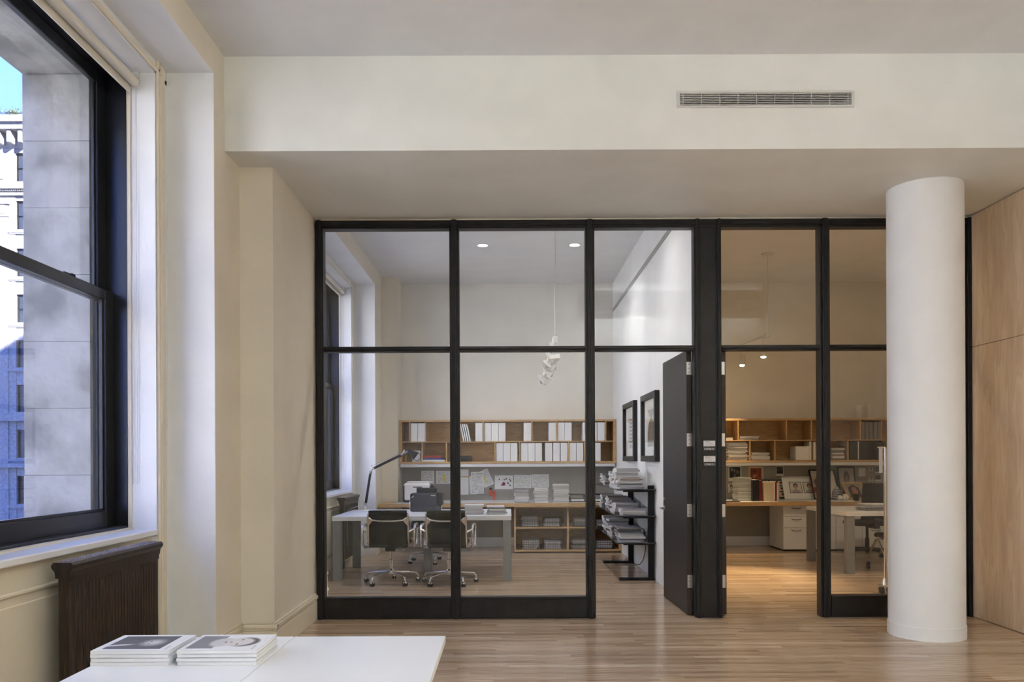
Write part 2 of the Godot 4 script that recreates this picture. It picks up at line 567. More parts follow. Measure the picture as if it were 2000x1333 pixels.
func build_left_wall() -> void:
	var w := structure("wall_left", "thick cream plastered wall with deep window niches", "wall")
	var edges := [12.9, 11.5, 8.35, 5.205, 2.055, 1.35, -1.80, -2.4, -5.2, -5.8]
	for k in range(0, edges.size(), 2):
		part(w, "wall_segment", B(-2.62, WALL_X, -0.1, CEIL + 0.1, edges[k + 1], edges[k]), M.wall)
		part(w, "outer_masonry", B(-3.04, -2.62, -9.0, CEIL + 0.6, edges[k + 1], edges[k]), M.stone)
	part(w, "pier", B(-2.2, PIER_X, -0.1, OFFICE_CEIL, 5.694, 7.31), M.wall)
	part(w, "pier", B(-2.2, PIER_X, -0.1, OFFICE_CEIL, 12.1, 12.7), M.wall)
	var idx := 0
	for n in NICHES:
		var n0: float = n[0]
		var n1: float = n[1]
		idx += 1
		part(w, "niche_head", B(-2.24, WALL_X, 3.961, CEIL + 0.1, n0, n1), M.wall)
		part(w, "inner_head", B(-2.62, -2.24, 3.873, CEIL + 0.1, n0, n1), M.white_wall)
		for s in [[n1 - 0.18, n1], [n0, n0 + 0.18]]:
			part(w, "jamb", B(-2.62, -2.24, 0.0, 3.90, s[0], s[1]), M.white_wall)
			part(w, "reveal_lining", B(-2.24, WALL_X - 0.001, 0.0, 3.961, s[1] - 0.004 if s[1] == n1 else s[0], s[1] if s[1] == n1 else s[0] + 0.004), M.white_wall)
		part(w, "soffit_lining", B(-2.24, WALL_X - 0.001, 3.957, 3.962, n0, n1), M.white_wall)
		# moulded casing round the inner opening
		for s in [[n1 - 0.18, 1.0], [n0 + 0.18, -1.0]]:
			var e: float = s[0]
			var sg: float = s[1]
			part(w, "casing_bead", B(-2.243, -2.222, 0.0, 3.961, e + sg * 0.012, e + sg * 0.042, 0.006), M.trim)
			part(w, "casing_bead", B(-2.243, -2.228, 0.0, 3.961, e + sg * 0.06, e + sg * 0.125, 0.005), M.trim)
		part(w, "casing_bead", B(-2.243, -2.222, 3.885, 3.915, n0 + 0.1, n1 - 0.1, 0.006), M.trim)
		part(w, "apron", B(-2.62, -2.275, -0.1, 0.93, n0 + 0.1, n1 - 0.1), M.trim)
		part(w, "apron_moulding", B(-2.28, -2.258, 0.775, 0.80, n0 + 0.1, n1 - 0.1, 0.008), M.trim)
		part(w, "apron_panel", B(-2.28, -2.268, 0.2, 0.735, n0 + 0.42, n1 - 0.42, 0.004), M.trim)
		part(w, "skirting_board", B(-2.28, -2.255, 0.0, 0.16, n0 + 0.1, n1 - 0.1, 0.005), M.trim)
		# outside stone blocks round the opening
		for s in [[n1 - 0.255, n1, 0], [n0, n0 + 0.255, 1]]:
			for k in 9:
				var y1: float = 3.83 - k * 0.42
				part(w, "stone_block", B(-3.04 + 0.002 * (k % 3), -2.62, maxf(y1 - 0.4185, -0.02), y1, float(s[0]) + (0.0015 * (k % 2) if s[2] == 0 else 0.0), float(s[1]) - (0.0015 * (k % 2) if s[2] == 1 else 0.0), 0.0018), M.stone)
		part(w, "stone_lintel", B(-3.04, -2.62, 3.834, CEIL + 0.6, n0, n1), M.stone)
		part(w, "stone_sill", B(-3.10, -2.62, 0.80, 0.93, n0 + 0.2, n1 - 0.2), M.stone)
		part(w, "stone_spandrel", B(-3.04, -2.62, -9.0, 0.80, n0, n1), M.stone)
		build_window(idx, n0 + 0.18, n1 - 0.18)
	# skirting with moulded cap along the visible part of the wall and pier
	var bb := structure("baseboard_left", "tall cream baseboard with a moulded cap along the wall and pier", "baseboard")
	for s in [[0, WALL_X, 5.205, 5.694], [1, 5.694, WALL_X - 0.05, PIER_X], [0, PIER_X, 5.694, 6.9], [0, WALL_X, 7.31, 8.35], [0, PIER_X, 7.06, 7.31]]:
		for p in [[0.0, 0.165, 0.018], [0.165, 0.185, 0.014], [0.185, 0.215, 0.026], [0.215, 0.232, 0.014]]:
			if s[0] == 0:
				part(bb, "moulding", B(float(s[1]) - 0.01, float(s[1]) + float(p[2]), p[0], p[1], float(s[2]) - (0.02 if s[1] == PIER_X and s[2] == 5.694 else 0.0), s[3], 0.004), M.trim)
			else:
				part(bb, "moulding", B(s[2], float(s[3]) + float(p[2]), p[0], p[1], float(s[1]) - float(p[2]), float(s[1]) + 0.01, 0.004), M.trim)


func build_window(idx: int, a0: float, a1: float) -> void:
	var lab: String = ["black sash window of the first office beyond the partition", "black double-hung sash window beside the brown radiator", "unseen black double-hung sash window further along the studio wall, placed to let daylight in", "unseen black double-hung sash window at the end of the studio wall, placed to let daylight in"][idx - 1]
	var w := structure("window_%d" % idx, lab, "window")
	var mid := (a0 + a1) * 0.5
	# frame: jambs, head, bottom, centre mullion
	part(w, "jamb", B(-2.62, -2.418, 0.955, 3.873, a1 - 0.012, a1 + 0.005), M.black_paint)
	part(w, "jamb", B(-2.62, -2.418, 0.955, 3.873, a0 - 0.005, a0 + 0.012), M.black_paint)
	part(w, "head", B(-2.62, -2.418, 3.835, 3.876, a0, a1), M.black_paint)
	part(w, "mullion", B(-2.62, -2.43, 0.955, 3.873, mid - 0.05, mid + 0.05), M.black_paint)
	part(w, "bottom_frame", B(-2.62, -2.418, 0.93, 0.99, a0, a1, 0.004), M.black_paint)
	part(w, "trim_strip", B(-2.42, -2.395, 0.93, 3.873, a1 - 0.008, a1 + 0.003), M.trim)
	part(w, "back_strip", B(-2.42, -2.385, 0.955, 0.975, a0, a1, 0.003), M.trim)
	part(w, "sill", B(-2.42, -2.225, 0.925, 0.963, a0 + 0.012, a1 - 0.012, 0.006), M.white_gloss)
	for s in [[a1 - 0.012, a1 - 0.045], [a0 + 0.012, a0 + 0.045]]:
		part(w, "outer_stop", B(-2.62, -2.592, 0.955, 3.873, s[0], s[1]), M.black_outside)
	for u in [[mid + 0.05, a1 - 0.012], [a0 + 0.012, mid - 0.05]]:
		var s0: float = u[0]
		var s1: float = u[1]
		var sw := 0.105
		for q in [["upper_sash", -2.586, -2.548, 2.40, 3.835, 0.068, 0.075], ["lower_sash", -2.545, -2.502, 0.985, 2.468, 0.105, 0.068]]:
			var x0: float = q[1]
			var x1: float = q[2]
			var y0: float = q[3]
			var y1: float = q[4]
			var sash := Node3D.new()
			sash.name = q[0]
			w.add_child(sash, true)
			part(sash, "stile", B(x0, x1, y0, y1, s1 - sw, s1, 0.004), M.black_paint)
			part(sash, "stile", B(x0, x1, y0, y1, s0, s0 + sw, 0.004), M.black_paint)
			part(sash, "rail", B(x0, x1, y0, y0 + float(q[5]), s0 + sw, s1 - sw, 0.004), M.black_paint)
			part(sash, "rail", B(x0, x1, y1 - float(q[6]), y1, s0 + sw, s1 - sw, 0.004), M.black_paint)
			part(sash, "bead", B(x0 + 0.012, x1 - 0.014, y0 + float(q[5]), y1 - float(q[6]), s1 - sw - 0.014, s1 - sw), M.black_paint)
			part(sash, "bead", B(x0 + 0.012, x1 - 0.014, y0 + float(q[5]), y0 + float(q[5]) + 0.014, s0 + sw, s1 - sw), M.black_paint)
			part(sash, "pane", B((x0 + x1) * 0.5 - 0.002, (x0 + x1) * 0.5 + 0.002, y0 + float(q[5]), y1 - float(q[6]), s0 + sw, s1 - sw), M.glass)
		part(w, "latch", Geo.new().lathe([[0.02, 0.0], [0.02, 0.012], [0.006, 0.02]], 16, Transform3D(Basis(), V(-2.525, 2.469, s1 - 0.44))).box(V(-2.53, 2.472, s1 - 0.44), V(-2.52, 2.482, s1 - 0.52)), M.dark_metal)
	# roller blind
	if idx <= 2:
		var b := thing("roller_blind", "rolled-up white roller blind with bead chain over the %s window" % ["office", "studio"][idx - 1], "roller blind", V(-2.355, 3.80, (a0 + a1) * 0.5))
		var hl := (a1 - a0) * 0.5 - 0.03
		part(b, "roll", Geo.new().lathe([[0.0, -hl], [0.03, -hl], [0.03, hl], [0.0, hl]], 24, Transform3D(Basis(Vector3.RIGHT, PI / 2), Vector3.ZERO)), M.blind)
		part(b, "cloth", Geo.new().box(Vector3(-0.031, -0.055, -hl), Vector3(-0.029, 0.0, hl)), M.blind)
		part(b, "hem_bar", Geo.new().box(Vector3(-0.037, -0.072, -hl), Vector3(-0.023, -0.05, hl), 0.004), M.blind)
		for s: float in [-1.0, 1.0]:
			part(b, "bracket", Geo.new().lathe([[0.0, 0.0], [0.037, 0.0], [0.037, 0.01], [0.0, 0.01]], 24, Transform3D(Basis(Vector3.RIGHT, -PI / 2 * s), Vector3(0, 0, s * (hl + 0.012)))).box(Vector3(-0.02, 0.0, s * (hl + 0.016) - 0.003), Vector3(0.02, 0.075, s * (hl + 0.016) + 0.003)), M.white_metal)
		for x: float in [-0.028, 0.0]:
			part(b, "chain", Geo.new().tube([Vector3(x, -0.03, -hl - 0.02), Vector3(x, -2.55, -hl - 0.02)], 0.0014, 6), M.satin)


# ---------------------------------------------------------------- glass partition and doors
func build_partition() -> void:
	var g := structure("glazed_partition", "black steel framed glass partition between studio and offices", "partition")
	var y_top := 3.498
	# uprights: left px, right px (at the front face), lower end
	var ups := [[615.5, 630.5, 0.0], [877.5, 896.5, 0.0], [1143.5, 1161.5, 0.0], [1356.0, 1368.5, 0.0], [1399.5, 1409.5, 0.0], [1602.0, 1622.0, 0.0], [1885.0, 1905.5, 0.0]]
	var xs := []
	for q in ups:
		var x0 := P(q[0], 560, GLASS_D).x
		var x1 := P(q[1], 560, GLASS_D).x
		xs.append([x0, x1])
		var w := x1 - x0
		var u := part(g, "post", B(x0, x1, 0.0, y_top, GLASS_D + 0.012, GLASS_D + 0.11, 0.003), M.steel)
		part(u, "stop_bead", B(x0 + w * 0.22, x1 - w * 0.22, 0.0, y_top, GLASS_D - 0.008, GLASS_D + 0.014, 0.003), M.steel)
		part(u, "stop_bead", B(x0 + w * 0.44, x0 + w * 0.56, 0.0, y_top, GLASS_D - 0.014, GLASS_D - 0.006, 0.002), M.steel)
	var xl: float = xs[0][0]
	var xr: float = xs[6][1]
	var yh := P(1000, 445, GLASS_D).y
	var h := part(g, "head_rail", B(xl, xr, yh, y_top, GLASS_D + 0.012, GLASS_D + 0.11, 0.003), M.steel)
	part(h, "stop_bead", B(xl, xr, yh + 0.022, yh + 0.045, GLASS_D - 0.006, GLASS_D + 0.014, 0.003), M.steel)
	part(g, "top_trim", B(xl, xr, y_top, SOFFIT, GLASS_D + 0.03, GLASS_D + 0.10), M.trim)
	var t0 := P(1000, 686, GLASS_D).y
	var t1 := P(1000, 676, GLASS_D).y
	for s in [[0, 1], [1, 2], [2, 3], [4, 5], [5, 6]]:
		var a: float = xs[s[0]][1]
		var b: float = xs[s[1]][0]
		var tr := part(g, "transom", B(a, b, t0, t1, GLASS_D + 0.012, GLASS_D + 0.11, 0.003), M.steel)
		part(tr, "stop_bead", B(a, b, t0 + 0.014, t1 - 0.014, GLASS_D - 0.004, GLASS_D + 0.014, 0.003), M.steel)
		part(g, "pane", B(a - 0.005, b + 0.005, t1 - 0.004, yh + 0.004, GLASS_D + 0.055, GLASS_D + 0.063), M.partition_glass)
		if s[0] == 2 or s[0] == 4:
			continue
		var yk := P(1000, 1168, GLASS_D).y
		var kp := part(g, "kick_plate", B(a, b, 0.0, yk, GLASS_D + 0.008, GLASS_D + 0.11, 0.003), M.steel)
		part(kp, "stop_bead", B(a, b, yk - 0.016, yk + 0.004, GLASS_D - 0.004, GLASS_D + 0.014, 0.003), M.steel)
		part(g, "pane", B(a - 0.005, b + 0.005, yk - 0.004, t0 + 0.004, GLASS_D + 0.055, GLASS_D + 0.063), M.partition_glass)
	# plate between the two doors
	part(g, "plate", B(xs[3][1], xs[4][0], 0.0, y_top - 0.004, GLASS_D + 0.024, GLASS_D + 0.10), M.steel)
	# name plaques on the plate
	for k in 2:
		var y := 869.5 + 30.2 * k
		var at := P(1385.2 + 0.4 * k, y, GLASS_D + 0.0235)
		var p := thing("name_plaque", ["dark door plaque with a paper card, the one fixed higher on the steel plate", "dark door plaque with a paper card, the one fixed lower on the steel plate"][k], "plaque", at)
		part(p, "plate", Geo.new().box(Vector3(-0.060, -0.054, -0.001), Vector3(0.060, 0.050, 0.005), 0.0015), M.plaque)
		part(p, "card", Geo.new().box(Vector3(-0.051, -0.013, 0.005), Vector3(0.051, 0.036, 0.0062)), M.plaque_card)
		var tm := TextMesh.new()
		tm.text = "EXPRESS"
		var sf := SystemFont.new()
		sf.font_names = PackedStringArray(["Droid Serif"])
		sf.font_weight = 700
		tm.font = sf
		tm.font_size = 32
		tm.pixel_size = 0.00062
		tm.depth = 0.0012
		mpart(p, "lettering", tm, M.card_white, Vector3(-0.001, -0.036, 0.0052))
	# first door: hinged at the plate side, standing open into the office
	var hinge := V(1.635, 0.008, 7.015)
	var dw := 0.945
	var d1 := structure("door_1", "charcoal stained door of the first office standing open at a right angle", "door", hinge)
	d1.rotation.y = 0.025
	# local: leaf runs along -Z, thickness along -X
	part(d1, "leaf", Geo.new().box(Vector3(-0.045, 0, -dw), Vector3(0, 2.352, -0.001), 0.002), M.door)
	part(d1, "edge_band", Geo.new().box(Vector3(-0.0445, 0.001, -0.002), Vector3(-0.0005, 2.351, 0.001)), M.door_edge)
	for hy: float in [721.5, 861.5, 999.5, 1138.0]:
		var y := EYE - (hy - VPY + 1.6) / FOCAL * 7.015
		var hp := part(d1, "hinge", Geo.new().box(Vector3(-0.043, y - 0.057, 0.0005), Vector3(0.010, y + 0.057, 0.003)), M.satin)
		part(hp, "knuckle", Geo.new().lathe([[0.0, 0.0], [0.0075, 0.0], [0.0075, 0.114], [0.0, 0.114]], 12, Transform3D(Basis(), Vector3(0.014, y - 0.057, 0.006))), M.satin)
		for s: float in [-0.035, 0.0, 0.035]:
			part(hp, "screw", Geo.new().lathe([[0.0045, 0.0], [0.003, 0.001], [0.0, 0.001]], 8, Transform3D(Basis(Vector3.RIGHT, PI / 2), Vector3(-0.022, y + s, 0.003))), M.dark_metal)
	var hd := part(d1, "lever_handle", Geo.new().lathe([[0.0, 0.0], [0.026, 0.0], [0.026, 0.008], [0.0, 0.008]], 20, Transform3D(Basis(Vector3.BACK, PI / 2), Vector3(-0.045, 0.895, -dw + 0.06))), M.satin)
	part(hd, "lever", Geo.new().tube([Vector3(-0.05, 0.895, -dw + 0.06), Vector3(-0.085, 0.895, -dw + 0.06), Vector3(-0.09, 0.895, -dw + 0.075), Vector3(-0.09, 0.892, -dw + 0.17)], 0.008, 10), M.satin)
	part(d1, "lock_cylinder", Geo.new().lathe([[0.0, 0.0], [0.014, 0.0], [0.014, 0.01], [0.0, 0.012]], 16, Transform3D(Basis(Vector3.BACK, PI / 2), Vector3(-0.045, 0.985, -dw + 0.06))), M.satin)
	# second door: hinged on the other side of the plate, standing open along the dividing wall
	var d2 := structure("door_2", "dark stained door of the second office standing open edge-on", "door", V(1.895, 0.008, 7.015))
	part(d2, "leaf", Geo.new().box(Vector3(0, 0, -0.93), Vector3(0.045, 2.352, -0.001), 0.002), M.door)
	part(d2, "edge_band", Geo.new().box(Vector3(0.0005, 0.001, -0.002), Vector3(0.0445, 2.351, 0.001)), M.door_edge)
	for hy: float in [721.5, 861.5, 999.5, 1138.0]:
		var y := EYE - (hy - VPY + 1.9) / FOCAL * 7.015
		part(d2, "hinge", Geo.new().box(Vector3(-0.008, y - 0.057, 0.0005), Vector3(0.036, y + 0.057, 0.003)), M.satin)


# ---------------------------------------------------------------- street outside
func build_outside() -> void:
	var gr := structure("street", "asphalt street far below the windows", "street")
	part(gr, "roadway", B(-90, -3.0, -9.3, -9.0, -60, 140), M.asphalt)
	# unseen taller block beyond the offices, placed to shade part of the ornate facade
	var nb := thing("unseen_exterior_tower", "unseen tall stone block beyond the offices, placed to shade the ornate facade", "building", V(8, -9.0, 30))
	part(nb, "mass", Geo.new().box(Vector3(-11.04, 0, -13), Vector3(12, 42.6, 13)), M.stone)
	part(nb, "roof_ledge", Geo.new().box(Vector3(-11.1, 42.4, -13), Vector3(12, 42.75, 13)), M.stone)
	# unseen fronts across the street, placed to bounce sunlight into the windows
	for k in 3:
		var ob := thing("unseen_street_front", ["unseen pale street front facing the offices, placed to bounce sunlight", "unseen pale street front facing the sash window, placed to bounce sunlight", "unseen pale street front further up the street, placed to bounce sunlight"][k], "building", V(-23, -9.0, 22.5 - k * 21.0))
		part(ob, "mass", Geo.new().box(Vector3(-9, 0, -10.4), Vector3(0, 25.0 + 2.0 * (k % 2), 10.4)), M.city)
		for fl in 6:
			for c in 6:
				part(ob, "window", Geo.new().box(Vector3(-0.1, 1.6 + fl * 3.9, -9.0 + c * 3.3), Vector3(0.02, 3.9 + fl * 3.9, -7.5 + c * 3.3)), M.window_dark)
			part(ob, "string_course", Geo.new().box(Vector3(-0.1, 4.5 + fl * 3.9, -10.4), Vector3(0.25, 4.75 + fl * 3.9, 10.4)), M.city)
	build_facade()


func build_facade() -> void:
	var D := 60.0
	var o := P(0, 897, D)
	var f := thing("ornate_facade", "ornate pale stone corner building with deep cornice seen through the sash window", "building", Vector3(o.x, -9.0, -D))
	# local origin: photo column 0, street level; y(py) gives local height of a photo row
	var s := D / FOCAL
	var y := func(py: float) -> float: return EYE + (VPY - py) * s + 9.0 + 0.17
	var x0 := -16.0
	var x1 := 7.5
	part(f, "mass", Geo.new().box(Vector3(x0, 0, -14), Vector3(x1, y.call(240), -0.35)), M.facade)
	# piers between window bays; a bay repeats every pitch
	var pitch := 3.7
	var wx := 32.0 * s
	var ww := 1.5
	var rows := [[298.0, 355.0], [392.0, 448.0], [485.0, 540.0], [575.0, 630.0], [665.0, 718.0], [752.0, 805.0], [840.0, 895.0], [930.0, 985.0], [1020.0, 1085.0]]
	for b in range(-4, 2):
		var bx := wx + b * pitch
		part(f, "pier", Geo.new().box(Vector3(bx + ww, 0, -0.36), Vector3(bx + pitch, y.call(262), 0.0)), M.facade)
		part(f, "pilaster", Geo.new().box(Vector3(bx + ww + 0.75, 0, 0.0), Vector3(bx + pitch - 0.55, y.call(392), 0.10), 0.02), M.facade)
		part(f, "capital", Geo.new().box(Vector3(bx + ww + 0.65, y.call(424), 0.0), Vector3(bx + pitch - 0.45, y.call(418), 0.16)).box(Vector3(bx + ww + 0.6, y.call(400), 0.0), Vector3(bx + pitch - 0.38, y.call(390), 0.22)).box(Vector3(bx + ww + 0.85, y.call(417), 0.1), Vector3(bx + pitch - 0.75, y.call(402), 0.17)), M.facade)
		part(f, "ornament_panel", Geo.new().box(Vector3(bx + ww + 0.7, y.call(350), 0.0), Vector3(bx + pitch - 0.85, y.call(296), 0.08), 0.02).lathe([[0.33, 0.0], [0.33, 0.05], [0.2, 0.12], [0.12, 0.05], [0.0, 0.1]], 16, Transform3D(Basis(Vector3.RIGHT, PI / 2), Vector3(bx + ww + 1.02, y.call(323), 0.08))), M.facade)
		var prev: float = y.call(262)
		for r in rows:
			var ya: float = y.call(r[1])
			var yb: float = y.call(r[0])
			part(f, "spandrel", Geo.new().box(Vector3(bx, yb, -0.36), Vector3(bx + ww, prev, -0.06)), M.facade)
			prev = ya
			var wn := part(f, "window_frame", Geo.new().box(Vector3(bx, ya, -0.34), Vector3(bx + 0.1, yb, -0.2)).box(Vector3(bx + ww - 0.1, ya, -0.34), Vector3(bx + ww, yb, -0.2)).box(Vector3(bx, (ya + yb) * 0.5 - 0.04, -0.34), Vector3(bx + ww, (ya + yb) * 0.5 + 0.04, -0.2)).box(Vector3(bx, yb - 0.1, -0.34), Vector3(bx + ww, yb, -0.2)), M.black_paint)
			part(wn, "pane", Geo.new().box(Vector3(bx + 0.05, ya, -0.345), Vector3(bx + ww - 0.05, yb, -0.30)), M.window_dark)
			part(f, "sill", Geo.new().box(Vector3(bx - 0.55, ya - 0.28, -0.1), Vector3(bx + ww + 0.55, ya - 0.08, 0.12)).box(Vector3(bx - 0.5, ya - 0.38, -0.1), Vector3(bx + ww + 0.5, ya - 0.28, 0.06)), M.facade)
		part(f, "spandrel", Geo.new().box(Vector3(bx, 0, -0.36), Vector3(bx + ww, prev, -0.06)), M.facade)
	for c in [[358.0, 371.0, 0.35], [378.0, 383.0, 0.2], [812.0, 823.0, 0.35], [905.0, 914.0, 0.35]]:
		part(f, "string_course", Geo.new().box(Vector3(x0, y.call(c[1]), -0.2), Vector3(x1, y.call(c[0]), c[2])), M.facade)
	part(f, "cornice", Geo.new().box(Vector3(x0, y.call(262), -0.3), Vector3(x1, y.call(250), 1.0)).box(Vector3(x0, y.call(250), -0.3), Vector3(x1, y.call(238), 1.25)), M.facade)
	part(f, "frieze", Geo.new().box(Vector3(x0, y.call(290), -0.3), Vector3(x1, y.call(262), 0.05)), M.facade)
	for k in 28:
		part(f, "bracket", Geo.new().box(Vector3(x0 + 0.3 + k * 0.84, y.call(286), 0.0), Vector3(x0 + 0.62 + k * 0.84, y.call(262), 0.85), 0.05), M.facade)
	for k in 40:
		part(f, "dentil", Geo.new().box(Vector3(-2.0 + k * 0.16, y.call(374), 0.0), Vector3(-1.91 + k * 0.16, y.call(370), 0.22)), M.facade)
	var ry: float = y.call(238)
	part(f, "roof_railing", Geo.new().box(Vector3(x0, ry + 0.24, 0.9), Vector3(x1, ry + 0.28, 0.93)).box(Vector3(x0, ry + 0.1, 0.9), Vector3(x1, ry + 0.13, 0.93)), M.dark_metal)
	var sh := thing("roof_shrub", "dry bushy shrub on the roof terrace of the ornate building", "shrub", Vector3(o.x + 34 * s, ry - 9.0, -D + 0.3))
	var r := RandomNumberGenerator.new()
	r.seed = 5
	var lf := Geo.new()
	for k in 260:
		var p := Vector3(r.randfn(0.0, 0.36), 0.35 + absf(r.randfn(0.0, 0.24)), r.randfn(0.0, 0.2))
		lf.obox(Transform3D(Basis.from_euler(Vector3(r.randf() * 6, r.randf() * 6, r.randf() * 6)), p), Vector3(0.12, 0.012, 0.05))
	part(sh, "leaves", lf, M.leaf)
	var tw := Geo.new()
	for k in 9:
		tw.tube([Vector3(0, 0, 0), Vector3(r.randf_range(-0.15, 0.15), 0.3, 0), Vector3(r.randf_range(-0.6, 0.5), r.randf_range(0.5, 0.85), r.randf_range(-0.2, 0.2))], 0.015, 5)
	part(sh, "twigs", tw, M.radiator)


# ---------------------------------------------------------------- printed matter
func paint(kind: String, w: int, h: int, seed_: int) -> StandardMaterial3D:
	var im := Image.create(w, h, false, Image.FORMAT_RGB8)
	var r := RandomNumberGenerator.new()
	r.seed = seed_
	var white := Color(0.90, 0.90, 0.895)
	var ink := Color(0.35, 0.35, 0.38)
	im.fill(white)
	match kind:
		"text", "table", "marked":
			var y := int(h * 0.08)
			while y < h * 0.94:
				var x := int(w * 0.08)
				while x < w * 0.9:
					var l := r.randi_range(2, maxi(3, w / 8))
					if r.randf() < 0.75:
						im.fill_rect(Rect2i(x, y, mini(l, int(w * 0.92) - x), maxi(1, h / 48)), ink.lerp(white, r.randf() * 0.55))
					x += l + 2
				y += maxi(2, h / 16)
			if kind == "table":
				for k in 7:
					im.fill_rect(Rect2i(int(w * 0.06), int(h * (0.2 + k * 0.1)), int(w * 0.88), maxi(1, h / 40)), Color(0.78, 0.84, 0.72))
				im.fill_rect(Rect2i(int(w * 0.04), int(h * 0.05), int(w * 0.92), int(h * 0.1)), Color(0.80, 0.82, 0.88))
			if kind == "marked":
				im.fill_rect(Rect2i(int(w * 0.3), int(h * 0.3), int(w * 0.16), int(h * 0.5)), Color(0.90, 0.84, 0.42))
		"memo":
			im.fill_rect(Rect2i(0, int(h * 0.27), w, int(h * 0.03)), Color(0.78, 0.55, 0.48))
			im.fill_rect(Rect2i(0, int(h * 0.30), w, int(h * 0.025)), Color(0.85, 0.80, 0.45))
			for k in 6:
				im.fill_rect(Rect2i(int(w * 0.1), int(h * (0.4 + k * 0.09)), int(w * (0.3 + r.randf() * 0.5)), 1), Color(0.66, 0.68, 0.72))
		"map":
			for k in 11:
				var cx := r.randf_range(0.12, 0.88) * w
				var cy := r.randf_range(0.2, 0.85) * h
				blob(im, cx, cy, w * r.randf_range(0.03, 0.06), w * 0.04, Color(0.28, 0.22, 0.30), r)
			blob(im, w * 0.48, h * 0.62, w * 0.1, w * 0.11, Color(0.50, 0.16, 0.26), r)
			im.fill_rect(Rect2i(int(w * 0.03), int(h * 0.04), int(w * 0.2), maxi(1, h / 30)), ink)
		"photo":
			im.fill(Color(0.84, 0.83, 0.80))
			im.fill_rect(Rect2i(int(w * 0.07), int(h * 0.07), int(w * 0.86), int(h * 0.72)), Color(0.16, 0.16, 0.17))
			for k in 5:
				blob(im, w * r.randf_range(0.2, 0.8), h * r.randf_range(0.2, 0.65), w * 0.09, h * 0.14, grey(r.randf_range(0.3, 0.6)), r)
		"portrait":
			figure(im, w, h, Color(0.80, 0.80, 0.79), Color(0.22, 0.16, 0.14), Color(0.72, 0.58, 0.50), Color(0.62, 0.61, 0.62), 0.045)
		"portrait_dark":
			figure(im, w, h, Color(0.66, 0.65, 0.63), Color(0.12, 0.12, 0.13), Color(0.52, 0.44, 0.40), Color(0.13, 0.14, 0.18), 0.0)
		"portrait_hair":
			figure(im, w, h, Color(0.62, 0.60, 0.54), Color(0.26, 0.17, 0.13), Color(0.66, 0.48, 0.40), Color(0.35, 0.26, 0.22), 0.0)
			im.fill_rect(Rect2i(int(w * 0.22), int(h * 0.25), int(w * 0.13), int(h * 0.6)), Color(0.28, 0.18, 0.14))
			im.fill_rect(Rect2i(int(w * 0.66), int(h * 0.25), int(w * 0.12), int(h * 0.6)), Color(0.30, 0.19, 0.15))
		"painting":
			im.fill(Color(0.80, 0.72, 0.58))
			im.fill_rect(Rect2i(int(w * 0.13), int(h * 0.1), int(w * 0.74), int(h * 0.86)), Color(0.52, 0.22, 0.16))
			for k in 8:
				blob(im, w * r.randf_range(0.25, 0.75), h * r.randf_range(0.25, 0.85), w * 0.1, h * 0.1, [Color(0.75, 0.50, 0.36), Color(0.26, 0.14, 0.14), Color(0.60, 0.30, 0.2)][k % 3], r)
		"contact":
			im.fill(Color(0.07, 0.07, 0.07))
			for yy in 3:
				for xx in 3:
					var bx := int(w * (0.06 + xx * 0.32))
					var by := int(h * (0.06 + yy * 0.31))
					im.fill_rect(Rect2i(bx, by, int(w * 0.25), int(h * 0.25)), Color(0.72, 0.68, 0.60))
					blob(im, bx + w * 0.125, by + h * 0.1, w * 0.06, h * 0.07, Color(0.12, 0.1, 0.09), r)
					blob(im, bx + w * 0.125, by + h * 0.17, w * 0.05, h * 0.06, Color(0.70, 0.45, 0.26), r)
		"poster":
			im.fill(Color(0.80, 0.80, 0.78))
			im.fill_rect(Rect2i(0, int(h * 0.2), int(w * 0.62), int(h * 0.72)), Color(0.70, 0.62, 0.54))
			blob(im, w * 0.3, h * 0.42, w * 0.24, h * 0.16, Color(0.34, 0.30, 0.36), r)
			blob(im, w * 0.25, h * 0.7, w * 0.26, h * 0.18, Color(0.52, 0.22, 0.2), r)
		"shapes_vase":
			im.fill(Color(0.91, 0.91, 0.905))
			im.fill_rect(Rect2i(int(w * 0.22), int(h * 0.14), int(w * 0.62), int(h * 0.72)), Color(0.87, 0.865, 0.85))
			for yy in range(int(h * 0.18), int(h * 0.84)):
				var t := (float(yy) / h - 0.18) / 0.66
				var hw := (0.24 * (1.0 - t / 0.24) + 0.05) if t < 0.24 else (0.05 + 0.24 * sqrt(minf(1.0, (t - 0.24) / 0.4)))
				var cc := grey(0.56) if t < 0.24 else (Color(0.42, 0.37, 0.32) if t < 0.83 else grey(0.62))
				im.fill_rect(Rect2i(int(w * (0.53 - hw)), yy, int(w * hw * 2), 1), cc)
		"shapes_waves":
			im.fill(Color(0.91, 0.91, 0.905))
			im.fill_rect(Rect2i(int(w * 0.2), int(h * 0.16), int(w * 0.62), int(h * 0.7)), Color(0.86, 0.855, 0.84))
			for yy in range(int(h * 0.2), int(h * 0.74)):
				for xx in range(int(w * 0.26), int(w * 0.76)):
					var t := (float(xx) / w - 0.51) / 0.25
					var ph := fposmod((float(yy) / h + t * t * 0.06) * 13.0, 1.0)
					if ph < 0.5 and absf(t) < 1.0 - 0.25 * float(yy) / h:
						im.set_pixel(xx, yy, Color(0.48, 0.47, 0.44))
			im.fill_rect(Rect2i(int(w * 0.36), int(h * 0.76), int(w * 0.3), int(h * 0.08)), grey(0.6))
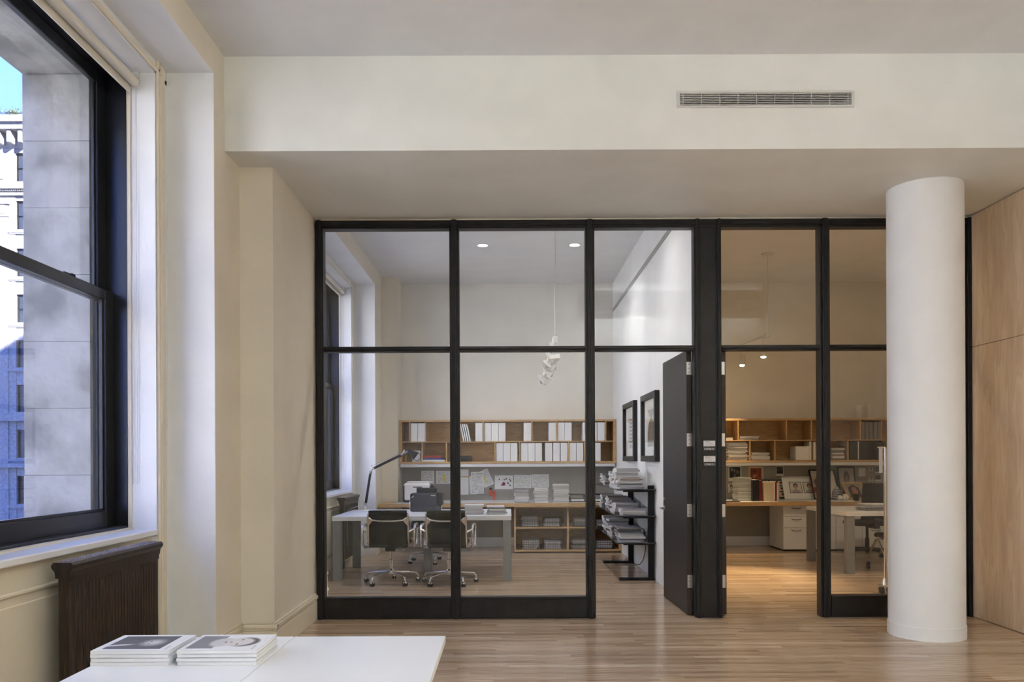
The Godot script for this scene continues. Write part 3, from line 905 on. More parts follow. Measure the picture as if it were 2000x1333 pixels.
		"cover_hand":
			im.fill(Color(0.91, 0.915, 0.925))
			im.fill_rect(Rect2i(int(w * 0.09), int(h * 0.09), int(w * 0.75), int(h * 0.80)), Color(0.36, 0.36, 0.38))
			for yy in range(int(h * 0.09), int(h * 0.89)):
				for xx in range(int(w * 0.09), int(w * 0.84)):
					var q := Vector2((float(xx) / w - 0.60) / 0.20, (float(yy) / h - 0.5) / 0.27)
					var k := clampf(1.0 - q.length(), 0.0, 1.0)
					var q2 := Vector2((float(xx) / w - 0.2) / 0.24, (float(yy) / h - 0.72 + (float(xx) / w) * 0.3) / 0.07)
					k = maxf(k, 1.4 * clampf(1.0 - q2.length(), 0.0, 0.8))
					im.set_pixel(xx, yy, Color(0.36, 0.36, 0.38).lerp(Color(0.80, 0.80, 0.81), clampf(k * 1.5, 0.0, 1.0)))
			for e in [[0.55, 0.43], [0.57, 0.58], [0.46, 0.5]]:
				blob(im, w * e[0], h * e[1], w * 0.018, h * 0.03, grey(0.38), r)
			letters(im, w, h, r)
		"cover_face":
			im.fill(Color(0.91, 0.915, 0.925))
			im.fill_rect(Rect2i(int(w * 0.06), int(h * 0.1), int(w * 0.34), int(h * 0.78)), Color(0.52, 0.52, 0.54))
			blob(im, w * 0.42, h * 0.5, w * 0.17, h * 0.30, Color(0.80, 0.79, 0.79), r)
			blob(im, w * 0.70, h * 0.48, w * 0.21, h * 0.31, Color(0.30, 0.27, 0.26), r)
			blob(im, w * 0.63, h * 0.48, w * 0.22, h * 0.29, Color(0.84, 0.82, 0.815), r)
			for e in [[0.64, 0.34, 0.03], [0.64, 0.62, 0.03], [0.53, 0.49, 0.02], [0.46, 0.49, 0.03]]:
				blob(im, w * e[0], h * e[1], w * 0.016, h * float(e[2]) * 1.6, grey(0.36), r)
			letters(im, w, h, r)
		"card":
			for k in 5:
				im.fill_rect(Rect2i(int(w * 0.08), int(h * (0.14 + k * 0.16)), int(w * (0.45 if k == 0 else 0.2 + r.randf() * 0.5)), 2 if k == 0 else 1), Color(0.3, 0.3, 0.32) if k == 0 else Color(0.66, 0.67, 0.7))
	var m := std(Color.WHITE, 0.55)
	m.albedo_texture = ImageTexture.create_from_image(im)
	m.texture_repeat = false
	return m

func letters(im: Image, w: int, h: int, r: RandomNumberGenerator) -> void:
	# faint title running up the edge, too slight in the photo to read
	for k in 5:
		im.fill_rect(Rect2i(int(w * 0.905), int(h * (0.9 - k * 0.045)), int(w * 0.03), maxi(1, int(h * 0.02))), grey(0.55))
	for k in 9:
		im.fill_rect(Rect2i(int(w * 0.94), int(h * (0.42 - k * 0.03)), int(w * 0.012), maxi(1, int(h * 0.014))), grey(0.65))

func blob(im: Image, cx: float, cy: float, rx: float, ry: float, c: Color, r: RandomNumberGenerator) -> void:
	for yy in range(maxi(0, int(cy - ry)), mini(im.get_height(), int(cy + ry) + 1)):
		for xx in range(maxi(0, int(cx - rx)), mini(im.get_width(), int(cx + rx) + 1)):
			var q := Vector2((xx - cx) / maxf(rx, 0.5), (yy - cy) / maxf(ry, 0.5)).length()
			if q < 1.0:
				im.set_pixel(xx, yy, im.get_pixel(xx, yy).lerp(c, clampf((1.0 - q) * 4.0, 0.0, 1.0)))

func figure(im: Image, w: int, h: int, back: Color, hair: Color, skin: Color, cloth: Color, border: float) -> void:
	var r := RandomNumberGenerator.new()
	r.seed = 9
	im.fill(back)
	blob(im, w * 0.5, h * 1.0, w * 0.42, h * 0.38, cloth, r)
	im.fill_rect(Rect2i(int(w * 0.44), int(h * 0.5), int(w * 0.12), int(h * 0.18)), skin)
	blob(im, w * 0.5, h * 0.34, w * 0.2, h * 0.24, hair, r)
	blob(im, w * 0.5, h * 0.41, w * 0.145, h * 0.2, skin, r)
	if border > 0.0:
		var b := maxi(1, int(w * border))
		for q in [Rect2i(0, 0, w, b), Rect2i(0, h - b, w, b), Rect2i(0, 0, b, h), Rect2i(w - b, 0, b, h)]:
			im.fill_rect(q, Color(0.08, 0.08, 0.08))

# a flat sheet fixed upright on a wall that faces the viewer: photo rectangle at distance d
func sheet(called: String, label: String, cat: String, kind: String, x0: float, y0: float, x1: float, y1: float, d: float, tilt := 0.0, group := "", thick := 0.0015, res := 96) -> Node3D:
	var a := P(x0, y1, d)
	var b := P(x1, y0, d)
	var w := b.x - a.x
	var h := b.y - a.y
	var m := paint(kind, res, int(res * clampf(h / w, 0.4, 2.2)), int(x0 * 7 + y0))
	var o := solid(called, label, cat, Geo.new().box(Vector3(-w / 2, -h / 2, 0), Vector3(w / 2, h / 2, thick)), m, (a + b) * 0.5, 0.0, group)
	o.rotation.z = tilt
	return o

# ---------------------------------------------------------------- magazines
func mag_mesh(w: float, l: float, t: float, kind: int) -> ArrayMesh:
	var key := "%d_%d_%d_%d" % [int(w * 100), int(l * 100), int(t * 1000), kind]
	if mag_meshes.has(key):
		return mag_meshes[key]
	var covers := [Color(0.40, 0.40, 0.42), Color(0.16, 0.165, 0.19), Color(0.50, 0.49, 0.47), Color(0.62, 0.62, 0.64), Color(0.27, 0.20, 0.17), Color(0.05, 0.05, 0.06), Color(0.42, 0.40, 0.47), Color(0.70, 0.70, 0.69), Color(0.26, 0.28, 0.25)]
	var c: Color = covers[kind]
	var pg := grey([0.66, 0.34, 0.48, 0.70, 0.28, 0.20, 0.55, 0.72, 0.74][kind])
	var g := Geo.new()
	var e := 0.0035 if kind == 8 else 0.0014
	g.tint(pg).box(Vector3(-w / 2 + 0.001, e, -l / 2 + 0.002), Vector3(w / 2 - 0.004, t - e, l / 2 - 0.004))
	g.tint(c).box(Vector3(-w / 2, 0, -l / 2), Vector3(w / 2, e, l / 2)).box(Vector3(-w / 2, t - e, -l / 2), Vector3(w / 2, t, l / 2))
	if kind % 2 or kind == 8:
		g.box(Vector3(-w / 2, e, -l / 2), Vector3(w / 2, t - e, -l / 2 + 0.001))
	else:
		g.box(Vector3(-w / 2, e, l / 2 - 0.0015), Vector3(w / 2, t - e, l / 2))
	g.tint(c.lerp(Color(0.85, 0.85, 0.86), 0.5)).box(Vector3(-w / 2 - 0.0002, e, -l / 2), Vector3(-w / 2 + 0.001, t - e, l / 2))
	var m := g.mesh()
	mag_meshes[key] = m
	return m

func ordinal(k: int) -> String:
	return ["first", "second", "third", "fourth", "fifth", "sixth", "seventh", "eighth", "ninth", "tenth", "eleventh", "twelfth", "thirteenth", "fourteenth", "fifteenth", "sixteenth", "seventeenth", "eighteenth", "nineteenth", "twentieth"][clampi(k - 1, 0, 19)]

# a stack of magazines standing on a surface point "at" (middle of its base)
func mag_stack(at: Vector3, w: float, l: float, height: float, t: float, label: String, group: String, mess := 1.0, called := "magazine", pick := []) -> void:
	var y := 0.0
	var num := 0
	while y < height - t * 0.4:
		var k := rng.randi_range(0, 7)
		if pick:
			k = pick[rng.randi_range(0, pick.size() - 1)]
		var tt: float = t * [0.8, 1.0, 1.25][rng.randi_range(0, 2)]
		var ww: float = w * [0.92, 1.0][rng.randi_range(0, 1)]
		num += 1
		msolid(called, "%s %s up in %s" % [ordinal(num), called, label], "magazine" if called == "magazine" else called, mag_mesh(ww, l, tt, k), M.tinted, at + Vector3(rng.randfn(0, 0.005) * mess, y, rng.randfn(0, 0.004) * mess), rng.randfn(0, 0.03) * mess, group)
		y += tt + 0.0008

# stack given by a photo rectangle whose front lies at distance d
func px_stack(x0: float, x1: float, ytop: float, ybot: float, d: float, surface_y: float, l: float, t: float, label: String, group: String, mess := 1.0, called := "magazine", pick := []) -> void:
	var a := P(x0, ybot, d)
	var b := P(x1, ytop, d)
	mag_stack(Vector3((a.x + b.x) * 0.5, surface_y, -d - l * 0.5), b.x - a.x, l, b.y - surface_y, t, label, group, mess, called, pick)


# ---------------------------------------------------------------- studio furniture
func build_studio() -> void:
	# radiator under the window
	radiator(V(-2.125, 0, 4.25), 0.95, "dark brown fluted cast-iron radiator with ornate cap under the sash window")
	# white table with two tops side by side
	var t := thing("studio_table", "large white table with two laminate tops meeting at a fine seam", "table", V(-0.79, 0, 2.1))
	part(t, "table_top", Geo.new().box(Vector3(-0.555, 0.715, -0.845), Vector3(-0.0115, 0.74, 0.845), 0.002), M.white_gloss)
	part(t, "table_top", Geo.new().box(Vector3(-0.0085, 0.715, -0.845), Vector3(0.555, 0.74, 0.845), 0.002), M.white_gloss)
	for sx: float in [-1.0, 1.0]:
		for sz: float in [-1.0, 1.0]:
			part(t, "leg", Geo.new().box(Vector3(sx * 0.40 - 0.025, 0, sz * 0.70 - 0.025), Vector3(sx * 0.40 + 0.025, 0.715, sz * 0.70 + 0.025), 0.002), M.grey_leg)
	# two low stacks of magazines on it
	var tt := 0.0112
	var cov := [paint("cover_hand", 192, 168, 1), paint("cover_face", 192, 168, 2)]
	for s in 2:
		var x0: float = [-1.346, -1.068][s]
		var w: float = [0.252, 0.256][s]
		for k in 4:
			var o := thing("magazine", ["lowest", "second", "third", "topmost"][k] + [" white magazine with a dark photo cover, stacked by the table's outer edge", " white magazine with a pale portrait cover, stacked by the table seam"][s], "magazine", Vector3(x0 + w / 2 + [0.0, 0.002, -0.001, 0.001][(k + s) % 4], 0.7402 + k * (tt + 0.0011), -2.535 - 0.114 + [0.0, 0.002, -0.002, 0.001][k]), [0.0, 0.008, -0.006, 0.004][(k + s * 2) % 4], ["magazines with the dark cover", "magazines with the pale cover"][s])
			part(o, "page_block", Geo.new().box(Vector3(-w / 2 + 0.001, 0.0006, -0.113), Vector3(w / 2 - 0.001, tt - 0.0006, 0.112)), M.paper)
			part(o, "front_cover", Geo.new().box(Vector3(-w / 2, tt - 0.0006, -0.114), Vector3(w / 2, tt, 0.114)), cov[s])
			part(o, "rear_cover", Geo.new().box(Vector3(-w / 2, 0, -0.114), Vector3(w / 2, 0.0006, 0.114)), M.card_white)
			part(o, "spine", Geo.new().box(Vector3(-w / 2, 0.0009, 0.112), Vector3(w / 2, tt - 0.0009, 0.1138)), M.card_white)
	# spiral duct of the studio, and unseen uplights placed to light its ceiling
	var d := thing("spiral_duct", "galvanised spiral air duct hung under the studio ceiling", "duct", V(2.58, 3.84, 1.4))
	part(d, "pipe", Geo.new().lathe([[0.0, -1.45], [0.22, -1.45], [0.22, 1.45], [0.0, 1.45]], 40, Transform3D(Basis(Vector3.BACK, -PI / 2), Vector3.ZERO)), M.galvanised)
	var seam := []
	for k in 420:
		var a := k * TAU / 24.0
		seam.append(Vector3(-1.44 + k * 2.88 / 420.0, cos(a) * 0.221, sin(a) * 0.221))
	part(d, "seam", Geo.new().tube(seam, 0.004, 4), M.galvanised)
	for x: float in [-1.0, 1.0]:
		part(d, "hanger", Geo.new().tube([Vector3(x, 0.21, 0), Vector3(x, 0.323, 0)], 0.006, 6), M.dark_metal)
	for k in 2:
		uplight(V(2.3, 2.95, [-0.5, -3.7][k]), ["unseen white linear uplight near the spiral duct, placed to light the studio", "unseen white linear uplight at the end of the studio, placed to light it"][k])


func uplight(at: Vector3, label: String) -> void:  # out of view, placed to light the studio by way of its ceiling
	var o := thing("unseen_uplight", label, "ceiling light", at, PI / 2, "unseen studio uplights")
	part(o, "housing", Geo.new().box(Vector3(-1.5, -0.03, -0.08), Vector3(1.5, 0.02, 0.08), 0.004), M.white_metal)
	for x: float in [-1.2, 1.2]:
		part(o, "wire", Geo.new().tube([Vector3(x, 0.02, 0), Vector3(x, CEIL - at.y, 0)], 0.002, 6), M.satin)
	var e := std(Color(1, 0.95, 0.88), 0.5)
	e.emission_enabled = true
	e.emission = Color(0.96, 0.985, 0.97)
	e.emission_energy_multiplier = 2.0
	part(o, "lamp_diffuser", Geo.new().box(Vector3(-1.48, 0.02, -0.065), Vector3(1.48, 0.026, 0.065)), e)
	var l := AreaLight3D.new()
	l.name = "lamp"
	l.area_size = Vector2(2.9, 0.12)
	l.light_color = Color(0.96, 0.985, 0.97)
	l.light_energy = UP_ENERGY
	l.area_range = 30.0
	l.shadow_enabled = true
	o.add_child(l)
	l.position = Vector3(0, 0.035, 0)
	l.rotation.x = PI / 2

const UP_ENERGY := 6.2


func radiator(at: Vector3, length: float, label: String) -> void:
	var o := thing("radiator", label, "radiator", at)
	var hl := length * 0.5
	part(o, "core", Geo.new().box(Vector3(-0.028, 0.10, -hl + 0.03), Vector3(0.014, 0.855, hl - 0.03)), M.radiator)
	var n := int(length / 0.034)
	for k in n:
		var z := -hl + 0.045 + (length - 0.09) * k / (n - 1.0)
		part(o, "flute", Geo.new().tube([Vector3(0.012, 0.11, z), Vector3(0.012, 0.838 + 0.012 * cos(k * 1.4), z)], 0.0155, 8, Vector2(1.0, 0.85)), M.radiator)
	for s: float in [-1.0, 1.0]:
		part(o, "end_post", Geo.new().box(Vector3(-0.035, 0.0, s * (hl - 0.025) - 0.025), Vector3(0.028, 0.862, s * (hl - 0.025) + 0.025), 0.008), M.radiator)
	# moulded cap
	var pr := PackedVector2Array([Vector2(-0.036, 0.838), Vector2(0.030, 0.838), Vector2(0.034, 0.868), Vector2(0.050, 0.888), Vector2(0.050, 0.902), Vector2(0.040, 0.914), Vector2(-0.046, 0.914), Vector2(-0.056, 0.902), Vector2(-0.056, 0.888), Vector2(-0.040, 0.868)])
	part(o, "cap", Geo.new().prism(pr, length + 0.03, Transform3D(Basis(), Vector3(0, 0, -hl - 0.015))), M.radiator)
	var gg := Geo.new()
	for k in 34:
		var z := -hl + 0.02 + (length - 0.04) * k / 33.0
		for x: float in [-0.026, -0.004, 0.018]:
			gg.obox(Transform3D(Basis(Vector3.UP, 0.785 * (k % 2)), Vector3(x, 0.9145, z)), Vector3(0.015, 0.012, 0.015), 0.005)
	gg.box(Vector3(-0.042, 0.913, -hl), Vector3(0.036, 0.9145, hl))
	part(o, "fretwork", gg, M.radiator_top)
	part(o, "scalloped_apron", scallop(hl), M.radiator)
	part(o, "valve", Geo.new().lathe([[0.0, 0.0], [0.012, 0.0], [0.012, 0.05], [0.0, 0.05]], 12, Transform3D(Basis(Vector3.RIGHT, PI / 2), Vector3(-0.01, 0.70, -hl - 0.052))), M.satin)

func scallop(hl: float) -> Geo:
	var p := PackedVector2Array([Vector2(-hl, 0.845), Vector2(-hl, 0.80)])
	for k in 49:
		var t := k / 48.0
		p.append(Vector2(lerpf(-hl + 0.001, hl - 0.001, t), 0.815 - 0.018 * absf(sin(t * PI * 8.0))))
	p.append(Vector2(hl, 0.845))
	return Geo.new().prism(p, 0.006, Transform3D(Basis(Vector3.UP, PI / 2), Vector3(0.026, 0, 0)))


# ---------------------------------------------------------------- chairs and desks
func management_chair(label: String, at: Vector3, turn: float) -> void:
	# faces -Z before turning
	var c := thing("office_chair", label, "chair", at, turn, "black padded chairs at the first office desk")
	for k in 5:
		var a := TAU * (k + 0.5) / 5.0 + PI / 2
		var dir := Vector3(cos(a), 0, sin(a))
		var leg := part(c, "base_leg", Geo.new().tube([Vector3(0, 0.135, 0) + dir * 0.02, Vector3(0, 0.125, 0) + dir * 0.12, Vector3(0, 0.108, 0) + dir * 0.285, Vector3(0, 0.085, 0) + dir * 0.305, Vector3(0, 0.06, 0) + dir * 0.308], 0.0125, 8), M.chrome)
		var tn := Vector3(-dir.z, 0, dir.x)
		var wb := Basis(dir, tn, dir.cross(tn))
		var w := dir * 0.308
		for s: float in [-0.014, 0.014]:
			part(leg, "caster_wheel", Geo.new().lathe([[0.0, -0.008], [0.023, -0.008], [0.0265, -0.004], [0.0265, 0.004], [0.023, 0.008], [0.0, 0.008]], 16, Transform3D(wb, w + tn * s + Vector3(0, 0.0265, 0))), M.rubber)
		part(leg, "caster_hood", Geo.new().lathe([[0.006, 0.018], [0.012, 0.03], [0.026, 0.036], [0.024, 0.05], [0.012, 0.058], [0.0, 0.06]], 12, Transform3D(Basis(), w)), M.chrome)
	part(c, "column", Geo.new().lathe([[0.036, 0.105], [0.036, 0.15], [0.026, 0.165], [0.026, 0.27], [0.018, 0.275], [0.018, 0.385]], 20), M.chrome)
	part(c, "tilt_mechanism", Geo.new().box(Vector3(-0.06, 0.37, -0.11), Vector3(0.06, 0.415, 0.10), 0.012), M.dark_metal)
	part(c, "stretcher", Geo.new().tube([Vector3(-0.215, 0.43, 0.02), Vector3(0, 0.405, 0.02), Vector3(0.215, 0.43, 0.02)], 0.014, 8), M.chrome)
	part(c, "tilt_knob", Geo.new().tube([Vector3(0.05, 0.395, 0.06), Vector3(0.15, 0.39, 0.10)], 0.012, 8), M.satin)
	# seat and back pads, ribbed across
	part(c, "seat", pad([Vector2(0.245, 0.455), Vector2(0.20, 0.445), Vector2(0.0, 0.45), Vector2(-0.18, 0.465), Vector2(-0.235, 0.458), Vector2(-0.25, 0.43)], 0.212, 0.045), M.leather)
	part(c, "backrest", pad([Vector2(0.19, 0.43), Vector2(0.225, 0.47), Vector2(0.24, 0.55), Vector2(0.25, 0.64), Vector2(0.268, 0.72), Vector2(0.292, 0.80), Vector2(0.305, 0.822)], 0.208, 0.04, true), M.leather)
	part(c, "head_roll", Geo.new().tube([Vector3(-0.205, 0.815, 0.296), Vector3(-0.19, 0.818, 0.297), Vector3(0.19, 0.818, 0.297), Vector3(0.205, 0.815, 0.296)], 0.028, 12, Vector2(1.0, 0.95)), M.leather)
	for s: float in [-1.0, 1.0]:
		var x := 0.217 * s
		part(c, "side_rail", Geo.new().tube([Vector3(x, 0.425, -0.26), Vector3(x, 0.448, -0.22), Vector3(x, 0.435, 0.0), Vector3(x, 0.425, 0.15), Vector3(x, 0.45, 0.22), Vector3(x, 0.56, 0.25), Vector3(x, 0.66, 0.266), Vector3(x, 0.76, 0.292), Vector3(x * 0.99, 0.81, 0.31)], 0.015, 8, Vector2(0.75, 1.0)), M.chrome)
		var ax := 0.284 * s
		part(c, "armrest", Geo.new().tube([Vector3(x, 0.60, 0.245), Vector3(ax, 0.63, 0.235), Vector3(ax, 0.665, 0.20), Vector3(ax, 0.672, 0.10), Vector3(ax, 0.665, -0.08), Vector3(ax, 0.62, -0.13), Vector3(ax, 0.48, -0.10), Vector3(ax, 0.43, -0.05), Vector3(x, 0.425, -0.03)], 0.014, 8, Vector2(1.25, 1.0)), M.chrome)
		part(c, "armrest", Geo.new().tube([Vector3(ax, 0.64, 0.232), Vector3(ax, 0.56, 0.246), Vector3(ax, 0.46, 0.22), Vector3(ax * 0.97, 0.425, 0.16), Vector3(x, 0.428, 0.10)], 0.014, 8, Vector2(1.2, 1.0)), M.chrome)
		part(c, "corner_plate", Geo.new().prism(PackedVector2Array([Vector2(0.0, 0.0), Vector2(-0.055 * s, 0.068), Vector2(-0.008 * s, 0.12), Vector2(0.004 * s, 0.12)]) if s < 0 else PackedVector2Array([Vector2(0.0, 0.0), Vector2(0.004, 0.12), Vector2(-0.008, 0.12), Vector2(-0.055, 0.068)]), 0.012, Transform3D(Basis(Vector3.RIGHT, 0.28), Vector3(0.222 * s, 0.665, 0.278))), M.chrome)
	part(c, "back_bow", Geo.new().tube([Vector3(-0.205, 0.765, 0.312), Vector3(-0.17, 0.738, 0.318), Vector3(-0.08, 0.727, 0.32), Vector3(0.08, 0.727, 0.32), Vector3(0.17, 0.738, 0.318), Vector3(0.205, 0.765, 0.312)], 0.011, 8), M.chrome)

# padded sling: centre line in (z, y), half width, thickness
func pad(line: Array, hw: float, th: float, smooth_rear := false) -> Geo:
	var pts := []
	var nn := 9
	for i in line.size() - 1:
		for k in nn:
			pts.append((line[i] as Vector2).lerp(line[i + 1], k / float(nn)))
	pts.append(line[line.size() - 1])
	var g := Geo.new()
	var prev := []
	for i in pts.size():
		var p: Vector2 = pts[i]
		var t: Vector2 = ((pts[mini(i + 1, pts.size() - 1)] as Vector2) - (pts[maxi(i - 1, 0)] as Vector2)).normalized()
		var nr := Vector2(-t.y, t.x)
		var bul := 0.62 + 0.38 * absf(sin(i * PI / 9.0)) if line.size() > 2 else 1.0
		if i == 0 or i == pts.size() - 1:
			bul = 0.3
		var ring := []
		var h := th * 0.5 * bul
		for q in [[-1.0, -0.5], [-0.93, -1.0], [0.93, -1.0], [1.0, -0.5], [1.0, 0.5], [0.93, 1.0], [-0.93, 1.0], [-1.0, 0.5]]:
			var pp: Vector2 = p + nr * (th * 0.22 if smooth_rear and float(q[1]) < 0.0 else h) * float(q[1])
			ring.append(Vector3(hw * float(q[0]), pp.y, pp.x))
		if i > 0:
			var c0: Vector3 = ((prev[0] as Vector3) + (prev[4] as Vector3)) * 0.5
			for k in 8:
				var k2 := (k + 1) % 8
				g.quad_out(prev[k], prev[k2], ring[k2], ring[k], ((prev[k] as Vector3) + (prev[k2] as Vector3)) * 0.5 - c0)
		prev = ring
		if i == 0 or i == pts.size() - 1:
			for k in range(1, 7):
				g.face3(ring[0], ring[k], ring[k + 1])
	return g

func desk(label: String, x0: float, x1: float, d0: float, d1: float, top: float, slab: float, legs: Array) -> void:
	var t := thing("desk", label, "desk", V((x0 + x1) * 0.5, 0, (d0 + d1) * 0.5))
	var hx := (x1 - x0) * 0.5
	var hz := (d1 - d0) * 0.5
	part(t, "desk_top", Geo.new().box(Vector3(-hx, top - slab, -hz), Vector3(hx, top, hz), 0.002), M.white_laminate)
	var lw := 0.094
	for l in legs:
		var lx: float = l[0] * (hx - lw * 0.5 - 0.003)
		var lz: float = l[1] * (hz - lw * 0.5 - 0.003)
		part(t, "leg", Geo.new().box(Vector3(lx - lw / 2, 0, lz - lw / 2), Vector3(lx + lw / 2, top - slab, lz + lw / 2), 0.003), M.grey_leg)


# ---------------------------------------------------------------- shelving shared by both offices
# wall box: outer photo x range at SHELF_D, dividers as px pairs for the two rows
func wall_shelf(label: String, x0: float, x1: float, top_div: Array, low_div: Array) -> void:
	var yt := 2.008
	var yb := 1.328
	var ym := 1.668
	var o := thing("wall_shelf", label, "shelf", V((x0 + x1) * 0.5, yb, SHELF_D + 0.18))
	var cx := (x0 + x1) * 0.5
	var a := x0 - cx
	var b := x1 - cx
	var z0 := 0.18
	var z1 := -0.18
	part(o, "top_board", Geo.new().box(Vector3(a, yt - yb - 0.03, z1), Vector3(b, yt - yb, z0), 0.002), M.oak)
	part(o, "bottom_board", Geo.new().box(Vector3(a, 0, z1), Vector3(b, 0.032, z0), 0.002), M.oak)
	part(o, "side_board", Geo.new().box(Vector3(a, 0.032, z1), Vector3(a + 0.045, yt - yb - 0.03, z0), 0.002), M.oak)
	part(o, "side_board", Geo.new().box(Vector3(b - 0.045, 0.032, z1), Vector3(b, yt - yb - 0.03, z0), 0.002), M.oak)
	part(o, "middle_board", Geo.new().box(Vector3(a + 0.045, ym - yb - 0.008, z1), Vector3(b - 0.045, ym - yb + 0.008, z0 - 0.004)), M.oak)
	part(o, "back_panel", Geo.new().box(Vector3(a + 0.045, 0.032, z1), Vector3(b - 0.045, yt - yb - 0.03, z1 + 0.012)), M.oak)
	for q in top_div:
		var x := P(q, 840, SHELF_D).x - cx
		part(o, "divider", Geo.new().box(Vector3(x - 0.009, ym - yb + 0.008, z1 + 0.012), Vector3(x + 0.009, yt - yb - 0.03, z0 - 0.004)), M.oak)
	for q in low_div:
		var x := P(q, 880, SHELF_D).x - cx
		part(o, "divider", Geo.new().box(Vector3(x - 0.009, 0.032, z1 + 0.012), Vector3(x + 0.009, ym - yb - 0.008, z0 - 0.004)), M.oak)
	# pale lighting channel under the box
	part(o, "light_channel", Geo.new().box(Vector3(a + 0.02, -0.05, z1), Vector3(b - 0.02, 0, z0 - 0.012), 0.003), M.white_laminate)

func counter(label: String, x0: float, x1: float) -> void:
	var o := thing("counter", label, "counter", V((x0 + x1) * 0.5, 0.70, COUNTER_D))
	var h := (x1 - x0) * 0.5
	part(o, "oak_edge", Geo.new().box(Vector3(-h, -0.012, -0.03), Vector3(h, 0.046, 0), 0.002), M.oak)
	if x0 < 0.0:
		part(o, "side_return", Geo.new().box(Vector3(-h - 0.238, -0.012, -0.44), Vector3(-h, 0.046, 0), 0.002), M.oak)
	part(o, "worktop", Geo.new().box(Vector3(-h, -0.012, -(BACK_D - COUNTER_D) + 0.014), Vector3(h, 0.0465, -0.03)), M.white_laminate)

const COUNTER_Y := 0.7465

# upright box file on a shelf row: photo x range
func box_file(x0: float, x1: float, low: bool, label: String, group: String, lean := 0.0, m: Material = null, h := 0.285) -> void:
	var a := P(x0 + 0.3, 880 if low else 840, SHELF_D).x
	var b := P(x1 - 0.3, 880 if low else 840, SHELF_D).x
	var y := 1.361 if low else 1.677
	var w := b - a
	var o := thing("box_file", label, "box file", V((a + b) * 0.5, y, SHELF_D + 0.02), 0.0, group)
	o.rotation.z = lean
	part(o, "body", Geo.new().box(Vector3(-w / 2, 0, -0.25), Vector3(w / 2, h, 0), 0.002), m if m else M.card_white)


